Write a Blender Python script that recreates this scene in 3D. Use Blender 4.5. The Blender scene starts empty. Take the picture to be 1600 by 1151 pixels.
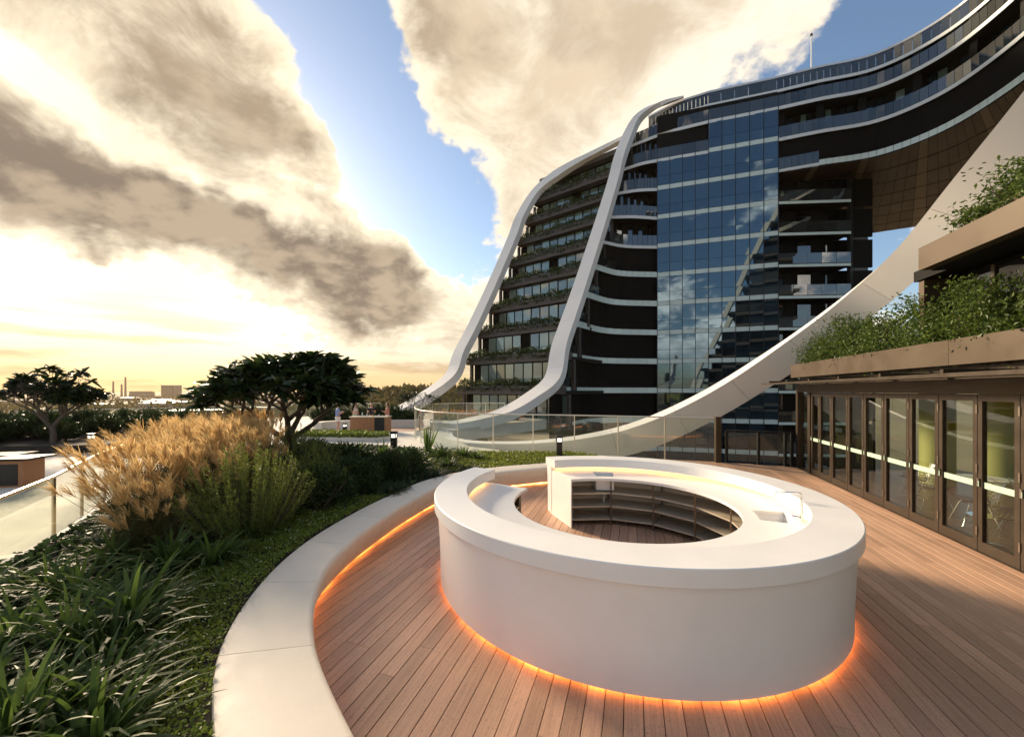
import bpy, bmesh, math, random
import numpy as np
from mathutils import Vector, Matrix
random.seed(7); rng = np.random.default_rng(7)
R = math.radians
scene = bpy.context.scene
COL = scene.collection

# ------------------------------------------------------------------ camera
F, HOR, CAMZ = 610.0, 610.0, 2.45            # focal length in photo pixels, horizon row, eye height
cam = bpy.data.cameras.new('camera'); camo = bpy.data.objects.new('camera', cam)
COL.objects.link(camo); scene.camera = camo
camo.location = (0, 0, CAMZ); camo.rotation_euler = (R(90), 0, 0)
cam.sensor_width = 36; cam.lens = F/1600*36; cam.shift_y = (HOR-575.5)/1600
cam.clip_start = .05; cam.clip_end = 12000

# ------------------------------------------------------------------ light
SUN_AZ, SUN_EL = R(-43), R(19)
sun_dir = Vector((math.sin(SUN_AZ)*math.cos(SUN_EL), math.cos(SUN_AZ)*math.cos(SUN_EL), math.sin(SUN_EL)))
sl = bpy.data.lights.new('sun', 'SUN'); so = bpy.data.objects.new('sun', sl); COL.objects.link(so)
so.rotation_euler = sun_dir.to_track_quat('Z', 'Y').to_euler(); so.location = sun_dir*60
sl.energy = 3.2; sl.angle = R(12); sl.color = (1, .80, .56)
scene.view_settings.view_transform = 'Standard'; scene.view_settings.look = 'None'
scene.view_settings.gamma = 1; scene.view_settings.exposure = 1.36
scene.cycles.use_denoising = True
scene.cycles.max_bounces = 7; scene.cycles.diffuse_bounces = 3; scene.cycles.glossy_bounces = 4
scene.cycles.transmission_bounces = 6; scene.cycles.transparent_max_bounces = 12
scene.cycles.caustics_reflective = False; scene.cycles.caustics_refractive = False
scene.cycles.sample_clamp_indirect = 6

def pxdir(x, y):
    return Vector(((x-800)/F, 1, (HOR-y)/F)).normalized()

def build_world():
    w = bpy.data.worlds.new('World'); scene.world = w; w.use_nodes = True
    nt = w.node_tree; N = nt.nodes; L = nt.links; N.clear()
    def node(t, **k):
        n = N.new(t)
        for a, b in k.items(): setattr(n, a, b)
        return n
    def put(sock, v):
        if isinstance(v, (int, float)): sock.default_value = v
        elif isinstance(v, (tuple, list, Vector)):
            v = tuple(v); sock.default_value = v if len(v) == len(sock.default_value) else v+(1,)
        else: L.new(v, sock)
    def m(op, a, b=0.0, c=0.0, clamp=False):
        n = node('ShaderNodeMath', operation=op, use_clamp=clamp)
        put(n.inputs[0], a); put(n.inputs[1], b); put(n.inputs[2], c); return n.outputs[0]
    def vm(op, a, b=(0, 0, 0)):
        n = node('ShaderNodeVectorMath', operation=op); put(n.inputs[0], a); put(n.inputs[1], b)
        return n.outputs['Value'] if op in ('DOT_PRODUCT', 'LENGTH') else n.outputs[0]
    def smooth(x, a, b):
        n = node('ShaderNodeMapRange', interpolation_type='SMOOTHSTEP'); put(n.inputs[0], x)
        n.inputs[1].default_value = a; n.inputs[2].default_value = b; return n.outputs[0]
    def mix(f, a, b, mode='MIX'):
        n = node('ShaderNodeMix', data_type='RGBA', blend_type=mode); put(n.inputs[0], f); put(n.inputs[6], a); put(n.inputs[7], b)
        return n.outputs[2]
    D = node('ShaderNodeTexCoord').outputs['Generated']
    sky = node('ShaderNodeTexSky', sky_type='NISHITA', sun_disc=False, sun_elevation=SUN_EL, sun_rotation=SUN_AZ)
    sky.air_density = 1.0; sky.dust_density = .7; sky.ozone_density = 1.5
    skyc = mix(1.0, sky.outputs[0], (.15, .15, .15), 'MULTIPLY')
    sep = node('ShaderNodeSeparateXYZ'); L.new(D, sep.inputs[0])
    z = m('MAXIMUM', sep.outputs[2], 0.0)
    den = m('ADD', z, 0.34)
    px = m('DIVIDE', sep.outputs[0], den); py = m('DIVIDE', sep.outputs[1], den)
    P = node('ShaderNodeCombineXYZ'); L.new(px, P.inputs[0]); L.new(py, P.inputs[1]); P = P.outputs[0]
    def fbm(vec, scale, detail, rough, off=(0, 0, 0), dist=0.0):
        n = node('ShaderNodeTexNoise', noise_dimensions='3D'); L.new(vm('ADD', vec, off), n.inputs['Vector'])
        n.inputs['Scale'].default_value = scale; n.inputs['Detail'].default_value = detail
        n.inputs['Roughness'].default_value = rough; n.inputs['Distortion'].default_value = dist
        return n.outputs[0]
    # large weather systems: where the cloud banks stand in the sky
    warp = node('ShaderNodeTexNoise', noise_dimensions='3D'); L.new(D, warp.inputs['Vector'])
    warp.inputs['Scale'].default_value = 5.0; warp.inputs['Detail'].default_value = 4; warp.inputs['Roughness'].default_value = .6
    Dw = vm('ADD', D, vm('MULTIPLY', vm('SUBTRACT', warp.outputs[1], (.5, .5, .5)), (.20, .20, .20)))
    def bank(cx, cy, la, sa, rot, wgt):
        c = pxdir(cx, cy); ca, sn = math.cos(R(rot)), math.sin(R(rot))
        a = pxdir(cx+la*ca, cy+la*sn)-c; b = pxdir(cx-sa*sn, cy+sa*ca)-c
        d = vm('SUBTRACT', Dw, c)
        u = vm('DOT_PRODUCT', d, a/a.length_squared); v = vm('DOT_PRODUCT', d, b/b.length_squared)
        s = m('ADD', m('MULTIPLY', u, u), m('MULTIPLY', v, v))
        return m('MULTIPLY', m('EXPONENT', m('MULTIPLY', s, -1.0)), wgt)
    cov = None
    for args in BANKS:
        k = bank(*args); cov = k if cov is None else m('ADD', cov, k)
    def density(off, fine=True):
        n = m('MULTIPLY', fbm(P, 2.1, 9 if fine else 4, .58, off, .1), 1.30)
        n = m('ADD', n, m('MULTIPLY', fbm(P, 9.0, 7, .64, off, .25), .50) if fine else .25)
        return m('ADD', m('SUBTRACT', n, .30), m('MULTIPLY', cov, .80))
    d0 = density((3.1, 1.7, 0))
    s2 = Vector((sun_dir.x, sun_dir.y, 0)).normalized()*.10
    d1 = density((3.1+s2.x, 1.7+s2.y, 0), False)
    alpha = smooth(m('SUBTRACT', d0, m('MULTIPLY', smooth(vm('DOT_PRODUCT', D, sun_dir), .3, -.5), .06)), .62, .76)
    mott = fbm(vm('MULTIPLY', D, (1, 1, 1.6)), 5.5, 8, .66, (5, 8, 2), .5)
    thick = smooth(m('ADD', d0, m('MULTIPLY', m('SUBTRACT', mott, .5), 1.5)), .66, 1.36)
    lit = smooth(m('SUBTRACT', d0, d1), -.08, .14)
    cosang = vm('DOT_PRODUCT', D, sun_dir)
    near = smooth(cosang, .45, .98)
    near2 = smooth(cosang, .93, .999)
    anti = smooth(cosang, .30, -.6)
    thin = mix(near, (.95, .84, .68), (1.0, .86, .63))
    core = mix(near, (.60, .48, .345), mix(smooth(sep.outputs[2], .33, .56), (.235, .185, .14), (.40, .31, .215)))
    core = mix(m('MULTIPLY', lit, .6), core, mix(near, (.84, .69, .50), mix(smooth(sep.outputs[2], .33, .56), (.60, .47, .33), (.72, .58, .40))))
    front = mix(lit, (1.4, 1.32, 1.24), (2.7, 2.5, 2.2))  # unseen clouds opposite the sun, brightened to light the bar front
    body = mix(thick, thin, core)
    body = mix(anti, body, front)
    glow = mix(m('MULTIPLY', near2, .9), skyc, (1.08, .89, .56))
    # gold haze low over the horizon
    low = m('MULTIPLY', smooth(sep.outputs[2], .26, .0), smooth(cosang, .25, .9))
    base = mix(m('MULTIPLY', low, .9), glow, mix(near2, (.58, .40, .20), (.95, .75, .43)))
    strat = smooth(fbm(vm('MULTIPLY', D, (3, 3, 26)), 1.2, 5, .55, (9, 2, 4)), .47, .64)
    base = mix(m('MULTIPLY', m('MULTIPLY', strat, smooth(sep.outputs[2], .22, .05)), .6), base, (.48, .32, .18))
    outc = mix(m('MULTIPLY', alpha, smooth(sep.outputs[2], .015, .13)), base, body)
    gnd = mix(smooth(sep.outputs[2], 0.0, -.03), outc, (.10, .08, .06))
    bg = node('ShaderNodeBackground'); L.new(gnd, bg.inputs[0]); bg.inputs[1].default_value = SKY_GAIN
    out = node('ShaderNodeOutputWorld'); L.new(bg.outputs[0], out.inputs[0])
    w.cycles.sampling_method = 'MANUAL'; w.cycles.sample_map_resolution = 1024
SKY_GAIN = 0.50
BANKS = [  # bearings of the cloud banks: centre, half axes, tilt, weight (negative = clear sky)
    (270, 80, 320, 125, 24, .66), (470, 195, 100, 45, 28, .35),
    (100, 290, 300, 78, 18, .75), (390, 385, 260, 70, 22, .80), (620, 455, 150, 62, 14, .72),
    (1000, 40, 380, 170, 8, .62), (850, 230, 190, 120, 62, .50), (690, 70, 150, 55, 60, .50), (770, 470, 50, 110, 0, .25),
    (567, 150, 270, 62, 61, -.90), (640, 300, 130, 62, 35, -.75), (300, 250, 190, 22, 24, -.50),
    (1420, 60, 200, 260, 0, -.55), (170, 470, 260, 75, 12, -.50), (110, 180, 120, 22, 25, -.45), (470, 290, 80, 22, 20, -.35),
]
build_world()

# ------------------------------------------------------------------ helpers
def tag(o, label=None, cat=None, group=None, kind=None):
    for k, v in (('label', label), ('category', cat), ('group', group), ('kind', kind)):
        if v: o[k] = v
    return o
def thing(name, label, cat, loc=(0, 0, 0), rz=0, group=None):
    o = bpy.data.objects.new(name, None); COL.objects.link(o); o.location = loc; o.rotation_euler = (0, 0, rz)
    o.empty_display_size = .1
    return tag(o, label, cat, group)
def link(name, me, mat=None, parent=None):
    if mat is not None and not me.materials: me.materials.append(mat)
    o = bpy.data.objects.new(name, me); COL.objects.link(o)
    if parent is not None: o.parent = parent
    return o
class MB:
    """collects faces for one mesh"""
    def __init__(s): s.v = []; s.f = []; s.mi = []; s.cur = 0
    def face(s, pts):
        n = len(s.v); s.v += [tuple(p) for p in pts]; s.f.append(tuple(range(n, n+len(pts)))); s.mi.append(s.cur)
    def grid(s, rows, close=False):
        n = len(s.v); c = len(rows[0])
        for r in rows: s.v += [tuple(p) for p in r]
        for i in range(len(rows)-1):
            for j in range(c if close else c-1):
                j2 = (j+1) % c
                s.f.append((n+i*c+j, n+i*c+j2, n+(i+1)*c+j2, n+(i+1)*c+j)); s.mi.append(s.cur)
    def poly(s, idx): s.f.append(tuple(idx)); s.mi.append(s.cur)
    def hexa(s, p):   # 8 points: bottom 4 then top 4
        n = len(s.v); s.v += [tuple(q) for q in p]
        for q in ((3, 2, 1, 0), (4, 5, 6, 7), (0, 1, 5, 4), (1, 2, 6, 5), (2, 3, 7, 6), (3, 0, 4, 7)):
            s.f.append(tuple(n+i for i in q)); s.mi.append(s.cur)
    def box(s, a, b):
        x0, y0, z0 = a; x1, y1, z1 = b
        s.hexa([(x0, y0, z0), (x1, y0, z0), (x1, y1, z0), (x0, y1, z0), (x0, y0, z1), (x1, y0, z1), (x1, y1, z1), (x0, y1, z1)])
    def wallbox(s, p, q, z0, z1, t, off=0.0):
        """upright box along plan segment p-q, thickness t to the left normal, starting at off"""
        p = Vector(p[:2]); q = Vector(q[:2]); d = (q-p).normalized(); n = Vector((-d.y, d.x))
        a, b = p+n*off, q+n*off; c, e = q+n*(off+t), p+n*(off+t)
        s.hexa([(a.x, a.y, z0), (b.x, b.y, z0), (c.x, c.y, z0), (e.x, e.y, z0), (a.x, a.y, z1), (b.x, b.y, z1), (c.x, c.y, z1), (e.x, e.y, z1)])
    def tube(s, pts, r, n=6, cap=True):
        pts = [Vector(p) for p in pts]; rs = r if isinstance(r, (list, tuple)) else [r]*len(pts)
        rows = []; up = Vector((0, 0, 1))
        for i, p in enumerate(pts):
            t = (pts[min(i+1, len(pts)-1)]-pts[max(i-1, 0)])
            if t.length < 1e-9: t = Vector((0, 0, 1))
            t.normalize(); a = t.cross(up if abs(t.z) < .95 else Vector((1, 0, 0))).normalized(); b = t.cross(a)
            rows.append([p+(a*math.cos(2*math.pi*k/n)+b*math.sin(2*math.pi*k/n))*rs[i] for k in range(n)])
        k0 = len(s.v); s.grid(rows, True)
        if cap:
            s.poly(tuple(range(k0, k0+n))); s.poly(tuple(range(k0+(len(pts)-1)*n, k0+len(pts)*n)))
    def sweep(s, pts, section, close=True):
        """section(i,t)->list of world points"""
        rows = [section(i, p) for i, p in enumerate(pts)]
        k0 = len(s.v); s.grid(rows, close); c = len(rows[0])
        s.poly(tuple(range(k0, k0+c))); s.poly(tuple(range(k0+(len(rows)-1)*c, k0+len(rows)*c)))
    def mesh(s, name='m', smooth=False, fixn=True):
        me = bpy.data.meshes.new(name); me.from_pydata(s.v, [], s.f)
        if any(s.mi): me.polygons.foreach_set('material_index', s.mi)
        if fixn:
            bm = bmesh.new(); bm.from_mesh(me); bmesh.ops.recalc_face_normals(bm, faces=bm.faces); bm.to_mesh(me); bm.free()
        if smooth:
            me.polygons.foreach_set('use_smooth', [True]*len(me.polygons))
            me.set_sharp_from_angle(angle=R(35))
        me.update(); return me
    def build(s, name, mat, parent=None, smooth=False, fixn=True):
        me = s.mesh(name, smooth, fixn)
        for x in (mat if isinstance(mat, (list, tuple)) else [mat]): me.materials.append(x)
        return link(name, me, None, parent)
def sheet(name, poly, z, mat, parent=None):
    b = MB(); b.face([(x, y, z) for x, y in poly]); return b.build(name, mat, parent)
def prism(name, poly, z0, z1, mat, parent=None, mats=None):
    b = MB(); n = len(poly); b.v = [(x, y, z0) for x, y in poly]+[(x, y, z1) for x, y in poly]
    b.poly(range(n)); b.poly(range(n, 2*n))
    for i in range(n): b.poly((i, (i+1) % n, n+(i+1) % n, n+i))
    return b.build(name, mat, parent)
def spline(pts, per=8):
    """Catmull-Rom through the points"""
    P = [np.array(p, float) for p in pts]; P = [2*P[0]-P[1]]+P+[2*P[-1]-P[-2]]; out = []
    for i in range(1, len(P)-2):
        for t in np.linspace(0, 1, per, endpoint=False):
            a, b, c, d = P[i-1:i+3]
            out.append(.5*((2*b)+(c-a)*t+(2*a-5*b+4*c-d)*t*t+(3*b-a-3*c+d)*t**3))
    out.append(P[-2]); return out
def resample(pts, n):
    P = np.array(pts, float); s = np.r_[0, np.cumsum(np.linalg.norm(np.diff(P, axis=0), axis=1))]
    t = np.linspace(0, s[-1], n); return np.stack([np.interp(t, s, P[:, i]) for i in range(P.shape[1])], 1)
def offset(pts, d):
    """offset a plan polyline to its left by d"""
    P = np.array(pts, float)[:, :2]; T = np.gradient(P, axis=0); T /= np.linalg.norm(T, axis=1)[:, None]
    return P+np.stack([-T[:, 1], T[:, 0]], 1)*d
def inside(p, poly):
    x, y = p; c = False; j = len(poly)-1
    for i in range(len(poly)):
        (xi, yi), (xj, yj) = poly[i][:2], poly[j][:2]
        if (yi > y) != (yj > y) and x < (xj-xi)*(y-yi)/(yj-yi)+xi: c = not c
        j = i
    return c
def copy_tree(o, parent=None):
    c = o.copy(); COL.objects.link(c); c.parent = parent
    for ch in o.children: copy_tree(ch, c)
    return c

# ------------------------------------------------------------------ materials
MATS = {}
def mat(name, col, rough=.5, metal=0.0, var=0.0, scale=4.0, bump=0.0, bscale=40.0, ior=1.5, emit=None, estr=0, island=0.0, coat=0.0, stretch=None, spec=.5):
    if name in MATS: return MATS[name]
    M = bpy.data.materials.new(name); M.use_nodes = True; nt = M.node_tree; N = nt.nodes; L = nt.links
    p = N['Principled BSDF']; p.inputs['Base Color'].default_value = (*col, 1); p.inputs['Roughness'].default_value = rough
    p.inputs['Metallic'].default_value = metal; p.inputs['IOR'].default_value = ior; p.inputs['Coat Weight'].default_value = coat
    p.inputs['Specular IOR Level'].default_value = spec
    tc = N.new('ShaderNodeTexCoord'); vec = tc.outputs['Object']
    if stretch:
        mp = N.new('ShaderNodeMapping'); mp.inputs['Scale'].default_value = stretch; L.new(vec, mp.inputs[0]); vec = mp.outputs[0]
    last = None
    if var > 0:
        n = N.new('ShaderNodeTexNoise'); n.inputs['Scale'].default_value = scale; n.inputs['Detail'].default_value = 8; n.inputs['Roughness'].default_value = .65
        L.new(vec, n.inputs['Vector'])
        mr = N.new('ShaderNodeMapRange'); L.new(n.outputs[0], mr.inputs[0]); mr.inputs[1].default_value = .25; mr.inputs[2].default_value = .75
        mr.inputs[3].default_value = 1-var; mr.inputs[4].default_value = 1+var; last = mr.outputs[0]
        m2 = N.new('ShaderNodeMapRange'); L.new(n.outputs[0], m2.inputs[0]); m2.inputs[1].default_value = .3; m2.inputs[2].default_value = .7
        m2.inputs[3].default_value = max(rough-.08, .02); m2.inputs[4].default_value = min(rough+.08, 1); L.new(m2.outputs[0], p.inputs['Roughness'])
    if island > 0:
        g = N.new('ShaderNodeObjectInfo' if island < 1 and name.startswith('obj_') else 'ShaderNodeNewGeometry')
        mr = N.new('ShaderNodeMapRange'); L.new(g.outputs['Random' if 'Random' in g.outputs else 'Random Per Island'], mr.inputs[0])
        mr.inputs[3].default_value = 1-island; mr.inputs[4].default_value = 1+island
        if last is not None:
            mm = N.new('ShaderNodeMath'); mm.operation = 'MULTIPLY'; L.new(last, mm.inputs[0]); L.new(mr.outputs[0], mm.inputs[1]); last = mm.outputs[0]
        else: last = mr.outputs[0]
    if last is not None:
        vmn = N.new('ShaderNodeVectorMath'); vmn.operation = 'SCALE'; vmn.inputs[0].default_value = col; L.new(last, vmn.inputs['Scale'])
        L.new(vmn.outputs[0], p.inputs['Base Color'])
    if bump > 0:
        n = N.new('ShaderNodeTexNoise'); n.inputs['Scale'].default_value = bscale; n.inputs['Detail'].default_value = 6; L.new(vec, n.inputs['Vector'])
        b = N.new('ShaderNodeBump'); b.inputs['Strength'].default_value = bump; b.inputs['Distance'].default_value = .01
        L.new(n.outputs[0], b.inputs['Height']); L.new(b.outputs[0], p.inputs['Normal'])
    if emit: p.inputs['Emission Color'].default_value = (*emit, 1); p.inputs['Emission Strength'].default_value = estr
    MATS[name] = M; return M
def glass_mat(name, tint, refl=.06, rough=0.0, opacity=.0, ocol=(.5, .5, .5)):
    """thin clear sheet: see-through with a Fresnel sheen (no refraction, light passes)"""
    if name in MATS: return MATS[name]
    M = bpy.data.materials.new(name); M.use_nodes = True; nt = M.node_tree; N = nt.nodes; L = nt.links; N.clear()
    t = N.new('ShaderNodeBsdfTransparent'); t.inputs[0].default_value = (*tint, 1)
    g = N.new('ShaderNodeBsdfGlossy'); g.inputs['Roughness'].default_value = rough; g.inputs[0].default_value = (1, 1, 1, 1)
    fr = N.new('ShaderNodeLayerWeight'); fr.inputs[0].default_value = .5
    pw = N.new('ShaderNodeMath'); pw.operation = 'POWER'; L.new(fr.outputs['Facing'], pw.inputs[0]); pw.inputs[1].default_value = 4
    ma = N.new('ShaderNodeMath'); ma.operation = 'MULTIPLY_ADD'; L.new(pw.outputs[0], ma.inputs[0]); ma.inputs[1].default_value = 1-refl; ma.inputs[2].default_value = refl
    mx = N.new('ShaderNodeMixShader'); L.new(ma.outputs[0], mx.inputs[0]); L.new(t.outputs[0], mx.inputs[1]); L.new(g.outputs[0], mx.inputs[2])
    res = mx.outputs[0]
    if opacity > 0:
        d = N.new('ShaderNodeBsdfDiffuse'); d.inputs[0].default_value = (*ocol, 1)
        m2 = N.new('ShaderNodeMixShader'); m2.inputs[0].default_value = opacity; L.new(res, m2.inputs[1]); L.new(d.outputs[0], m2.inputs[2]); res = m2.outputs[0]
    o = N.new('ShaderNodeOutputMaterial'); L.new(res, o.inputs[0]); MATS[name] = M; return M
def leaf_mat(name, c1, c2, trans=.35, rough=.45):
    if name in MATS: return MATS[name]
    M = bpy.data.materials.new(name); M.use_nodes = True; nt = M.node_tree; N = nt.nodes; L = nt.links; N.clear()
    g = N.new('ShaderNodeNewGeometry'); oi = N.new('ShaderNodeObjectInfo')
    mx = N.new('ShaderNodeMix'); mx.data_type = 'RGBA'; L.new(g.outputs['Random Per Island'], mx.inputs[0]); mx.inputs[6].default_value = (*c1, 1); mx.inputs[7].default_value = (*c2, 1)
    mr = N.new('ShaderNodeMapRange'); L.new(oi.outputs['Random'], mr.inputs[0]); mr.inputs[3].default_value = .8; mr.inputs[4].default_value = 1.2
    sc = N.new('ShaderNodeVectorMath'); sc.operation = 'SCALE'; L.new(mx.outputs[2], sc.inputs[0]); L.new(mr.outputs[0], sc.inputs['Scale'])
    p = N.new('ShaderNodeBsdfPrincipled'); p.inputs['Specular IOR Level'].default_value = .28; L.new(sc.outputs[0], p.inputs['Base Color']); p.inputs['Roughness'].default_value = rough
    t = N.new('ShaderNodeBsdfTranslucent'); L.new(sc.outputs[0], t.inputs[0])
    ms = N.new('ShaderNodeMixShader'); ms.inputs[0].default_value = trans; L.new(p.outputs[0], ms.inputs[1]); L.new(t.outputs[0], ms.inputs[2])
    o = N.new('ShaderNodeOutputMaterial'); L.new(ms.outputs[0], o.inputs[0]); MATS[name] = M; return M

M_WHITE = mat('solid_surface_white', (.88, .86, .82), .40, var=.035, scale=1.7, bump=.03, bscale=60)
M_BENCH = mat('cast_stone_cream', (.74, .66, .55), .6, var=.05, scale=5, bump=.08, bscale=90, island=.03)
M_LED = mat('led_strip_amber', (.9, .6, .3), .5, emit=(1, .34, .08), estr=4.5)
def uneven(M, lo, hi, scale):
    nt = M.node_tree; N = nt.nodes; p = N['Principled BSDF']; tc = N.new('ShaderNodeTexCoord'); n = N.new('ShaderNodeTexNoise'); n.inputs['Scale'].default_value = scale; n.inputs['Detail'].default_value = 3
    nt.links.new(tc.outputs['Object'], n.inputs['Vector']); r = N.new('ShaderNodeMapRange'); nt.links.new(n.outputs[0], r.inputs[0]); r.inputs[1].default_value = .35; r.inputs[2].default_value = .65; r.inputs[3].default_value = lo; r.inputs[4].default_value = hi
    nt.links.new(r.outputs[0], p.inputs['Emission Strength'])
uneven(M_LED, 2.2, 6.5, 3.0)
M_LEDC = mat('led_strip_counter', (.9, .7, .4), .5, emit=(1, .52, .20), estr=2.4)
M_STEEL = mat('brushed_steel', (.66, .57, .44), .42, metal=.4, var=.10, scale=6, stretch=(1, 1, 30))
M_STEELD = mat('steel_post', (.30, .25, .20), .35, metal=1)
M_CHROME = mat('chrome', (.75, .75, .75), .08, metal=1)
M_PVC = mat('white_pvc', (.75, .74, .70), .4)
M_BRONZE = mat('bronze_aluminium', (.045, .030, .018), .42, metal=.35, var=.06, scale=3)
M_FASCIA = mat('bronze_cladding', (.072, .048, .027), .45, metal=.30, var=.05, scale=1.5)
M_BLACK = mat('black_metal', (.012, .012, .012), .4, metal=.3)
M_CONC = mat('pale_concrete', (.62, .58, .51), .75, var=.08, scale=1.2, bump=.1, bscale=30)
M_SOIL = mat('dark_soil', (.025, .018, .012), .95, var=.3, scale=9, bump=.5, bscale=30)
M_RIB = mat('ribbon_white_cladding', (.76, .73, .69), .5, var=.035, scale=.5)
M_JOINT = mat('joint_grey', (.32, .28, .23), .8)
# ------------------------------------------------------------------ terrace floor, deck
terr_right = [(9.3, 12.6), (7.0, 13.45), (5.2, 14.0), (1.9, 15.3), (-.3, 16.3), (-1.9, 17.6), (-3.3, 20.5), (-3.9, 24.3), (-2.2, 27.5), (.5, 31), (3, 34), (-6, 44), (-14, 44), (-24, 34), (-34, 26)]
terrace = prism('terrace_floor', [(6, -5), (9.3, 12.6)]+terr_right[1:]+[(-34, -5)], -.9, -.06, M_CONC)
tag(terrace, kind='structure')
BU = Vector((.293, .956)); BU.normalize(); BV = Vector((BU.y, -BU.x))
IN = [(1.6, .55), (.9, .85), (-.15, 1.5), (-.89, 2.25), (-1.62, 3.2), (-2.05, 4.25), (-2.12, 5.26), (-1.99, 6.3), (-1.78, 7.28), (-1.42, 8.36), (-.75, 9.25), (.05, 9.75), (.95, 10.15), (2.0, 10.6), (3.0, 11.1)]
OUT = [(1.0, .05), (.3, .35), (-.85, 1.25), (-1.6, 2.1), (-2.25, 3.0), (-2.62, 4.1), (-2.72, 5.2), (-2.58, 6.4), (-2.32, 7.5), (-1.9, 8.75), (-1.12, 9.75), (-.2, 10.33), (.75, 10.72), (1.8, 11.15), (2.8, 11.6)]
inC = resample(spline(IN), 161); outC = resample(spline(OUT), 161)
deck_poly = [tuple(p) for p in inC]+[(5.2, 13.9), (7.0, 13.35), (9.1, 12.45), (5.3, 0), (4.5, -2)]
M_DECKSUB = mat('deck_shadow_gap', (.02, .015, .012), .9)
deck = sheet('deck', [tuple(p) for p in offset(inC, .25)]+[(5.2, 13.95), (7.0, 13.4), (9.15, 12.5), (5.35, 0), (4.5, -2)], -.03, M_DECKSUB)
tag(deck, kind='structure')
def deck_material():
    M = mat('composite_deck_board', (.56, .33, .21), .55)
    nt = M.node_tree; N = nt.nodes; L = nt.links; p = N['Principled BSDF']
    tc = N.new('ShaderNodeTexCoord'); oi = N.new('ShaderNodeObjectInfo')
    add = N.new('ShaderNodeVectorMath'); add.operation = 'MULTIPLY_ADD'; L.new(oi.outputs['Random'], add.inputs[0]); add.inputs[1].default_value = (37, 91, 13); L.new(tc.outputs['Object'], add.inputs[2])
    mp = N.new('ShaderNodeMapping'); mp.inputs['Scale'].default_value = (1.6, 70, 1); L.new(add.outputs[0], mp.inputs[0])
    g = N.new('ShaderNodeTexNoise'); g.inputs['Scale'].default_value = 1; g.inputs['Detail'].default_value = 6; g.inputs['Roughness'].default_value = .7; L.new(mp.outputs[0], g.inputs['Vector'])
    n2 = N.new('ShaderNodeTexNoise'); n2.inputs['Scale'].default_value = .9; n2.inputs['Detail'].default_value = 5; L.new(tc.outputs['Object'], n2.inputs['Vector'])
    n3 = N.new('ShaderNodeTexNoise'); n3.inputs['Scale'].default_value = 55; n3.inputs['Detail'].default_value = 3; L.new(add.outputs[0], n3.inputs['Vector'])
    def rng_(s, a, b, lo, hi):
        r = N.new('ShaderNodeMapRange'); L.new(s, r.inputs[0]); r.inputs[1].default_value = a; r.inputs[2].default_value = b; r.inputs[3].default_value = lo; r.inputs[4].default_value = hi; return r.outputs[0]
    def mul(a, b):
        k = N.new('ShaderNodeMath'); k.operation = 'MULTIPLY'; L.new(a, k.inputs[0]); L.new(b, k.inputs[1]); return k.outputs[0]
    f = mul(mul(rng_(g.outputs[0], .3, .75, .78, 1.28), rng_(oi.outputs['Random'], 0, 1, .78, 1.16)), mul(rng_(n2.outputs[0], .3, .7, .82, 1.12), rng_(n3.outputs[0], .30, .42, .72, 1.0)))
    s = N.new('ShaderNodeVectorMath'); s.operation = 'SCALE'; s.inputs[0].default_value = (.56, .33, .21); L.new(f, s.inputs['Scale']); L.new(s.outputs[0], p.inputs['Base Color'])
    b = N.new('ShaderNodeBump'); b.inputs['Strength'].default_value = .35; b.inputs['Distance'].default_value = .004; L.new(g.outputs[0], b.inputs['Height']); L.new(b.outputs[0], p.inputs['Normal'])
    L.new(rng_(g.outputs[0], .3, .7, .62, .42), p.inputs['Roughness'])
    return M
M_DECK = deck_material()
def board_mesh(length, w=.1395):
    b = MB(); c = .003; h = w/2
    sec = [(-h, -.024), (h, -.024), (h, -c), (h-c, 0), (-h+c, 0), (-h, -c)]
    b.sweep([0, length], lambda i, x: [(x, y, z) for y, z in sec]); return b.mesh('deck_board')
boards = []; rot = math.atan2(BU.y, BU.x); v = -4.35; row = 0
board_poly = [tuple(p) for p in offset(inC, .27)]+deck_poly[161:]
while v < 5.1:
    us = [u for u in np.arange(.3, 15.2, .1) if inside(tuple(BU*u+BV*v), board_poly)]
    if us:
        u0, u1 = us[0]-.12, us[-1]+.12; vis0 = max(u0, 1.5); u = vis0
        nxt = vis0+random.uniform(.6, 4.8)
        while u < u1-.05:
            e = min(nxt, u1)
            if u1-e < .35: e = u1
            boards.append((v, u, e)); u = e+.004; nxt = u+4.8
    v += .1455; row += 1
for v, u, e in boards:
    o = link('deck_board', board_mesh(e-u), M_DECK, deck); p = BU*u+BV*v
    o.location = (p.x, p.y, 0); o.rotation_euler = (0, 0, rot)
print('boards', len(boards))

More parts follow.
